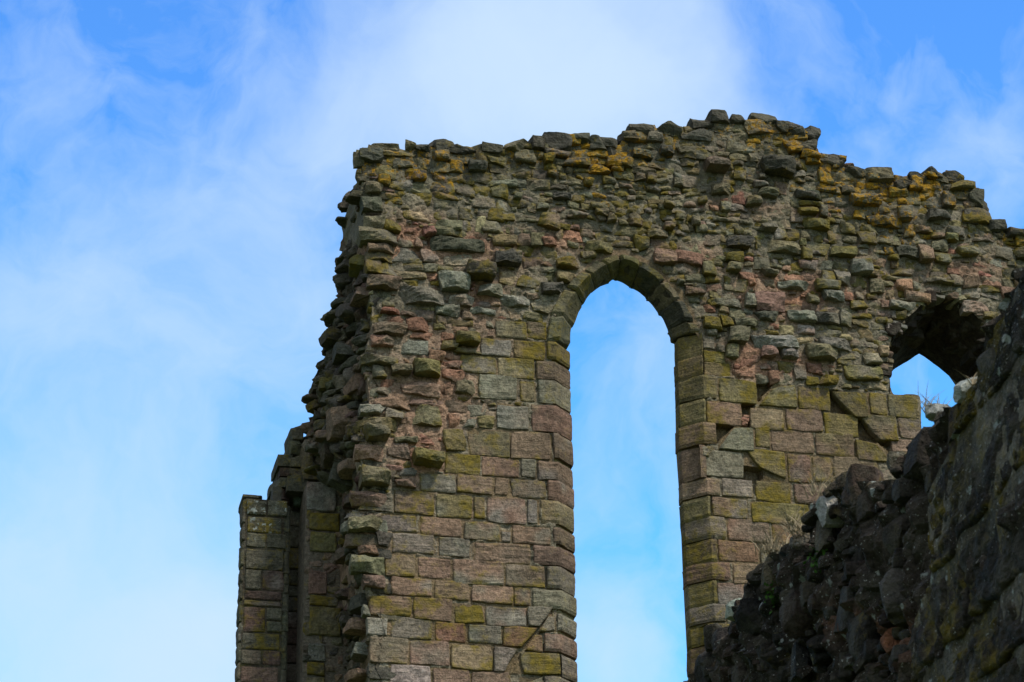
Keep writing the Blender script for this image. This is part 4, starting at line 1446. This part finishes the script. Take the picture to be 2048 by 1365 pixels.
# weathered stones stepping up behind it
for x0, y0, x1, y1, w, c, wt in [(545, 955, 580, 976, 1.72, KG, .4), (549, 978, 582, 1000, 1.74, KB, .4), (556, 910, 584, 934, 1.78, KG, .3), (560, 936, 584, 954, 1.8, KB, .3), (581, 850, 606, 880, 1.72, KG, .3),
                                 (578, 882, 612, 908, 1.74, KG, .3), (582, 908, 616, 936, 1.72, (0.13, 0.12, 0.07), .2), (580, 938, 612, 962, 1.73, KG, .3), (584, 964, 612, 990, 1.72, KB, .2),
                                 (610, 905, 640, 930, 1.8, KG, .2), (612, 932, 650, 958, 1.8, KB, .2), (600, 872, 625, 896, 1.85, KG, .2),
                                 (486, 990, 526, 1004, 1.55, KG, .5), (548, 968, 565, 1002, 1.6, KG, .3), (575, 950, 615, 985, 1.62, KG, .3), (604, 880, 640, 960, 1.6, (0.13, 0.11, 0.07), .3)]:
    ua, za = W.at(x0, y0, w)
    uc, zc2 = W.at(x1, y1, w)
    rock(BUT, ((ua + uc) / 2, w + .3, (za + zc2) / 2), (abs(uc - ua) / 2 * 1.03, .32, abs(za - zc2) / 2 * 1.03), tint(c), (.4, .1, wt, .7), n=9, sph=.05, facets=3, rough=.025)
uq0, zq0 = W.at(600, 900, 2.05)
uq1, _ = W.at(720, 900, 2.05)
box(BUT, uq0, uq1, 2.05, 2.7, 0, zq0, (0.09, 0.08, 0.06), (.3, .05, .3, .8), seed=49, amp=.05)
BUTO = mk('pilaster', BUT, M_ASH, RUIN)
ST = Soup()
us0, zs0 = W.at(611, 1000, SW)
us1, _ = W.at(684, 1000, SW)
box(ST, us0 + .015, us1 + .3, SW + .03, 2.4, 0, W.at(640, 968, SW)[1], (0.17, 0.145, 0.11), (.3, .1, .5, .6), seed=29, amp=.02)
zz = zs0 - 3.4
while zz < zs0 - .05:
    hh = RND.uniform(.1, .22)
    out = []
    leafs(us0 + .01, zz, us1 + .22, zz + hh, out, .2, .12)
    for (a0, b0, a1, b1) in out:
        stone(ST, [(a0 + .005, b0 + .005), (a1 - .005, b0 + RND.uniform(-.01, .015)), (a1 - .005, b1 - .005), (a0 + .005, b1 - RND.uniform(-.01, .015))], RND.uniform(.0, .05),
              tint(RND.choice([DARK, BROWN, GREEN, (.13, .11, .08), (.19, .14, .1)]), .2), (RND.uniform(.1, .5), .1, .4, RND.uniform(.3, .8)), r=.02, nx=9, ny=8, round_=RND.uniform(.05, .4), rough=.025,
              facets=3, jit=.02, place=lambda a, b, c_: flat(a, b, c_, SW + .04))
    zz += hh
course_list(ST, STRIP, SW)
mk('ashlar_facing', ST, M_ASH, RUIN)
# small tapered corbel at the head of the recess
cb = Soup()
uc, zc_ = W.at(597, 998, 1.8)
prof = [(0.0, .085), (.07, .085), (.082, .075), (.085, .055), (.078, .045), (.072, .035), (.062, -.03), (.055, -.08), (.05, -.09), (0, -.09)]
n = 20
V, F = [], []
for r, h in prof:
    for i in range(n):
        an = 2 * math.pi * i / n
        V.append((uc + r * math.cos(an), 1.83 + r * math.sin(an), zc_ + h))
for j in range(len(prof) - 1):
    for i in range(n):
        F.append(((j + 1) * n + i, (j + 1) * n + (i + 1) % n, j * n + (i + 1) % n, j * n + i))
cb.add(np.array(V), F, (0.07, 0.095, 0.06), (.2, 0, .2, .6))
mk('corbel', cb, M_ASH, BUTO, smooth=True, label='small green stained tapered corbel')

# ------------------------------------------------------------------ the near wall, bottom right
NEAR = thing('masonry_stump', 'dark near masonry with a torn rubble core, blocking the lower right corner', 'ruin', tuple(G.O), G.rot)
GP = lambda pts, w=0.0: np.array([G.at(x, y, w) for x, y in pts])
KN = (0.036, 0.031, 0.025)  # near wall tints darkened so the colour itself holds the shade
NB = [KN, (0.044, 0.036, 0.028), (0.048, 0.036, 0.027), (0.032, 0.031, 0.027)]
CW = 0.05        # the core lies this far behind the facing
NTOP = [(1330, 1400), (1385, 1352), (1425, 1300), (1458, 1240), (1492, 1180), (1512, 1140), (1565, 1092), (1612, 1068), (1630, 1010), (1665, 970), (1705, 950), (1780, 935),
        (1808, 880), (1840, 828), (1884, 800), (1972, 785), (1990, 650), (2020, 560), (2060, 500), (2140, 420), (2300, 380), (2800, 380)]
NT_ = GP(NTOP, CW)
ntop = lambda u: np.interp(u, NT_[:, 0], NT_[:, 1])
nu0, nu1 = NT_[0][0] - .3, NT_[-1][0]


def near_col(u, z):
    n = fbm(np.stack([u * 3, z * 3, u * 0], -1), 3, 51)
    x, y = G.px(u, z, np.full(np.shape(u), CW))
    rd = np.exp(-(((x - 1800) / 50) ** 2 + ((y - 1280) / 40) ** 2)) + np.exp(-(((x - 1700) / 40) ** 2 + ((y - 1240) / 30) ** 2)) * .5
    return lerp3(lerp3((0.034, 0.030, 0.024), (0.062, 0.05, 0.038), .5 + n), (0.26, 0.11, 0.06), rd)  # dark base tones include the painted shade of the near wall


def near_msk(u, z):
    return np.stack([0.3 + 0 * u, 0.1 + 0 * u, 0.78 + 0 * u, 0.6 + 0 * u], -1)


NC = Soup()
zlow = G.at(1600, 1500, CW)[1] - .6
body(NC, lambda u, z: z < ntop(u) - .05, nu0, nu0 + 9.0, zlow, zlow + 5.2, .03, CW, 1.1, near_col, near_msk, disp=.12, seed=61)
mk('wall_core', NC, M_NEAR, NEAR)
NF = Soup()
box(NF, nu0 + .05, nu0 + 9, .05, 1.08, -.3, zlow + .01, KN, (.3, .1, .5, .8), seed=3, amp=.02)
mk('wall_footing', NF, M_NEAR, NEAR)

SLABS = [([(1903, 893), (2062, 688), (2090, 440), (1990, 648)], .7, .3), ([(1852, 978), (1868, 1150), (2062, 905), (2062, 704)], .55, .3),
         ([(1817, 1238), (1828, 1362), (1942, 1246), (1916, 1108)], .5, .3), ([(1921, 1100), (1949, 1238), (2062, 1128), (2062, 922)], .4, .3),
         ([(1888, 1338), (1905, 1425), (2062, 1268), (2062, 1146)], .4, .3), ([(1800, 1420), (1815, 1500), (1900, 1432), (1884, 1350)], .5, .2),
         ([(1900, 1440), (1910, 1530), (2062, 1400), (2062, 1285)], .4, .2), ([(2068, 682), (2068, 900), (2330, 560), (2330, 350)], .4, .2),
         ([(2068, 915), (2068, 1120), (2330, 830), (2330, 575)], .4, .2), ([(2068, 1140), (2068, 1262), (2330, 980), (2330, 845)], .4, .2), ([(2095, 430), (2068, 670), (2330, 335), (2330, 200)], .4, .2)]
for k, (q, wt, ms) in enumerate(SLABS):
    s = Soup()
    q = GP(q)
    c_ = q.mean(0)
    q = c_ + (q - c_) * 1.025
    o = np.argsort(np.arctan2(q[:, 1] - c_[1], q[:, 0] - c_[0]))          # bl, br, tr, tl
    q = q[o]
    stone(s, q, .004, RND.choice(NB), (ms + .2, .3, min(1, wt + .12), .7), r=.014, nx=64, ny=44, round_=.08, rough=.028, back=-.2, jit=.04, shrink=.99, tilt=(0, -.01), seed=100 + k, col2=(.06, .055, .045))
    mk('facing_stone', s, M_NEAR, NEAR)
FM = Soup()
fpoly = GP([(1990, 660), (1968, 760), (1900, 900), (1858, 985), (1870, 1150), (1822, 1240), (1832, 1360), (1806, 1425), (1815, 1560), (2330, 1500), (2330, 210), (2090, 440)])
body(FM, lambda u, z: in_poly(u, z, fpoly), fpoly[:, 0].min(), fpoly[:, 0].max(), fpoly[:, 1].min(), fpoly[:, 1].max(), .04, .004, .2,
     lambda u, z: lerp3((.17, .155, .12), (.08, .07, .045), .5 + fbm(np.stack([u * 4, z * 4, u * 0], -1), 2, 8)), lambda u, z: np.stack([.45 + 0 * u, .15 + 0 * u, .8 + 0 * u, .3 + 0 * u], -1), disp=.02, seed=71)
mk('facing_mortar', FM, M_NEAR, NEAR)

WHT = (0.35, 0.365, 0.32)
ROCKS = [(1889, 756, 1969, 805, WHT, 1.0, 1), (1840, 805, 1886, 841, WHT, .95, 1), (1867, 817, 1957, 929, NB[2], .4, 0), (1806, 861, 1867, 953, NB[0], .2, 0), (1760, 905, 1813, 939, (.13, .11, .08), .7, 0),
         (1660, 934, 1765, 1022, (.085, .06, .045), .35, 0), (1706, 985, 1752, 1041, NB[2], .3, 0), (1618, 985, 1684, 1052, WHT, .95, 1), (1755, 1022, 1835, 1104, NB[1], .35, 0),
         (1613, 1041, 1672, 1114, (.10, .085, .06), .6, 0), (1562, 1070, 1618, 1104, (.15, .14, .11), .8, 1), (1499, 1114, 1582, 1192, (.13, .11, .06), .5, 0), (1582, 1153, 1652, 1207, NB[2], .3, 0),
         (1740, 1129, 1862, 1231, (.07, .065, .055), .6, 0), (1457, 1207, 1555, 1270, NB[3], .4, 0), (1552, 1197, 1640, 1275, NB[2], .35, 0), (1657, 1175, 1721, 1285, (.065, .062, .055), .4, 0),
         (1691, 1226, 1745, 1319, NB[0], .2, 0), (1479, 1173, 1508, 1207, NB[0], .3, 0), (1448, 1200, 1478, 1238, WHT, .8, 1), (1418, 1260, 1460, 1314, NB[0], .3, 0), (1567, 1294, 1615, 1368, NB[3], .7, 0),
         (1386, 1300, 1425, 1370, NB[0], .3, 0), (1750, 1260, 1813, 1304, (.24, .10, .055), .3, 0), (1774, 1304, 1812, 1350, NB[1], .3, 0), (1506, 1290, 1556, 1340, NB[0], .4, 0),
         (1660, 1309, 1712, 1356, NB[1], .3, 0), (1690, 1100, 1735, 1150, NB[0], .5, 0), (1965, 690, 2005, 800, (.09, .08, .065), .4, 0), (1610, 1290, 1660, 1330, NB[3], .4, 0),
         (1720, 1330, 1770, 1375, NB[1], .3, 0), (1455, 1330, 1500, 1375, NB[1], .3, 0), (1640, 1120, 1680, 1165, NB[3], .4, 0), (1790, 1110, 1825, 1135, NB[1], .4, 0),
         (1770, 960, 1830, 1010, NB[3], .5, 0), (1550, 1330, 1575, 1360, NB[3], .4, 0), (1405, 1250, 1430, 1300, NB[0], .3, 0), (1845, 935, 1885, 985, NB[0], .3, 0)]
for x0, y0, x1, y1, c, wt, iswh in ROCKS:
    s = Soup()
    u, z = G.at((x0 + x1) / 2, (y0 + y1) / 2, .02)
    sc = FPX / (np.hypot(*(G.O + u * G.X)[:2]) / math.cos(math.radians(21)))
    hw, hz = (x1 - x0) / 2 / sc, (y1 - y0) / 2 / sc
    hs = min(.16, max(hz * .95, hw * .6))
    hc = max(.05, (hw - hs * .3) / .95)
    rock(s, (u, .05, z), (hs, hc * 1.05, hz * 1.04), tint(c, .15), (RND.uniform(.15, .45), .1, wt, .15 if iswh else .75), n=12, sph=.3, facets=9, rough=.08,
         rot=(RND.gauss(0, .15), RND.gauss(0, .12), RND.gauss(0, .25)))
    mk('core_stone', s, M_NEAR, NEAR, label='white lichen covered stone' if iswh else ('bare reddish stone' if c[0] > .2 else None))
RB = Soup()
for k in range(380):
    x, y = RND.uniform(1380, 1870), RND.uniform(880, 1420)
    u, z = G.at(x, y, CW)
    if z > ntop(u) - .03 or x > 1850 + (1000 - y) * .05:
        continue
    s = RND.choice([RND.uniform(.012, .03), RND.uniform(.02, .05)])
    rock(RB, (u, CW - .01, z), (s * RND.uniform(1, 1.6), s, s * RND.uniform(.6, .9)), tint(RND.choice(NB), .3), (.3, .1, RND.uniform(.3, .9), .7), n=5, rot=(0, RND.gauss(0, .3), RND.uniform(0, 3)))
mk('core_rubble', RB, M_NEAR, NEAR)['kind'] = 'stuff'


# ------------------------------------------------------------------ plants rooted on the near wall
def tuft(name, label, cat, group, x, y, n, ln, mat, lean=(0, 0), w=.02, wid=.0034):
    u, z = G.at(x, y, w)
    p = G.O + u * G.X + w * G.Y
    me = bpy.data.meshes.new(name)
    V, F = [], []
    for _ in range(n):
        a = RND.uniform(0, 2 * math.pi)
        sg = .03 if n > 15 else .003
        b0 = np.array([RND.gauss(0, sg), RND.gauss(0, sg), -.02])
        L = ln * RND.uniform(.5, 1.1)
        out = np.array([math.cos(a) * RND.uniform(.1, .6) + lean[0], math.sin(a) * RND.uniform(.1, .6) + lean[1], 1.0])
        out /= np.linalg.norm(out)
        sd_ = np.array([-math.sin(a), math.cos(a), 0])
        k0 = len(V)
        for t in (0, .35, .7, 1):
            c = b0 + out * L * t + np.array([math.cos(a), math.sin(a), -.9]) * L * .28 * t * t
            wd = wid * (1 - .85 * t)
            for q in (sd_ * wd, -sd_ * wd * .5 + np.array([math.cos(a), math.sin(a), 0]) * wd, -sd_ * wd * .5 - np.array([math.cos(a), math.sin(a), 0]) * wd):
                V.append(tuple(c + q))
        for j in range(3):
            for i in range(3):
                F.append((k0 + j * 3 + i, k0 + j * 3 + (i + 1) % 3, k0 + (j + 1) * 3 + (i + 1) % 3, k0 + (j + 1) * 3 + i))
    me.from_pydata(V, [], F)
    o = mk(name, me, mat)
    o.location = (p[0], p[1], z)
    o['label'], o['category'] = label, cat
    if group:
        o['group'] = group


GG = 'dry grass tufts on the broken wall'
tuft('grass_tuft', 'dry grass tuft on the white stone just below the second opening', 'grass', GG, 1858, 812, 24, .12, M_DRY, (0, 0), .02, .0024)
tuft('grass_tuft', 'thin dry stalks behind the stone with the white bone shaped lichen', 'grass', GG, 1636, 984, 26, .17, M_DRY)
tuft('grass_tuft', 'dry grass tuft lowest on the broken wall top, above the buff stone', 'grass', GG, 1548, 1096, 60, .15, M_DRY)
tuft('grass_tuft', 'pale dry grass leaning out beside the fuzzy grey stone', 'grass', GG, 1598, 1058, 46, .17, M_DRY, (-.2, 0))
tuft('grass_tuft', 'few dry stalks on the topmost white stone against the dark vault', 'grass', GG, 1945, 760, 9, .10, M_DRY)


def weed(label, x, y, n, sp):
    u, z = G.at(x, y, 0.0)
    p = G.O + u * G.X
    V, F = [(0, 0, -.05), (.002, .002, -.05)], []
    for _ in range(n):
        c = np.array([RND.gauss(0, sp), RND.gauss(0, sp), RND.gauss(0, sp * 1.3)])
        a = np.array([RND.gauss(0, 1) for _ in range(3)])
        a /= np.linalg.norm(a)
        b = np.cross(a, [RND.gauss(0, 1) for _ in range(3)])
        b /= np.linalg.norm(b)
        s = RND.uniform(.006, .014)
        k = len(V)
        nn = np.cross(a, b)
        for q in (a * s, b * s * .6 + nn * .002, -a * s, -b * s * .6 + nn * .002):
            V.append(tuple(c + q))
        F.append((k, k + 1, k + 2, k + 3))
        F.append((0, 1, k))
    me = bpy.data.meshes.new('weed')
    me.from_pydata(V, [], F)
    o = mk('weed', me, M_WEED)
    o.location = (p[0], p[1], z)
    o['label'], o['category'], o['group'] = label, 'weed', 'small green weeds in the broken wall'


weed('small bright green weed in a dark gap of the broken wall core', 1636, 1118, 70, .022)
weed('small green weed under the buff stone near the broken wall edge', 1545, 1190, 40, .02)
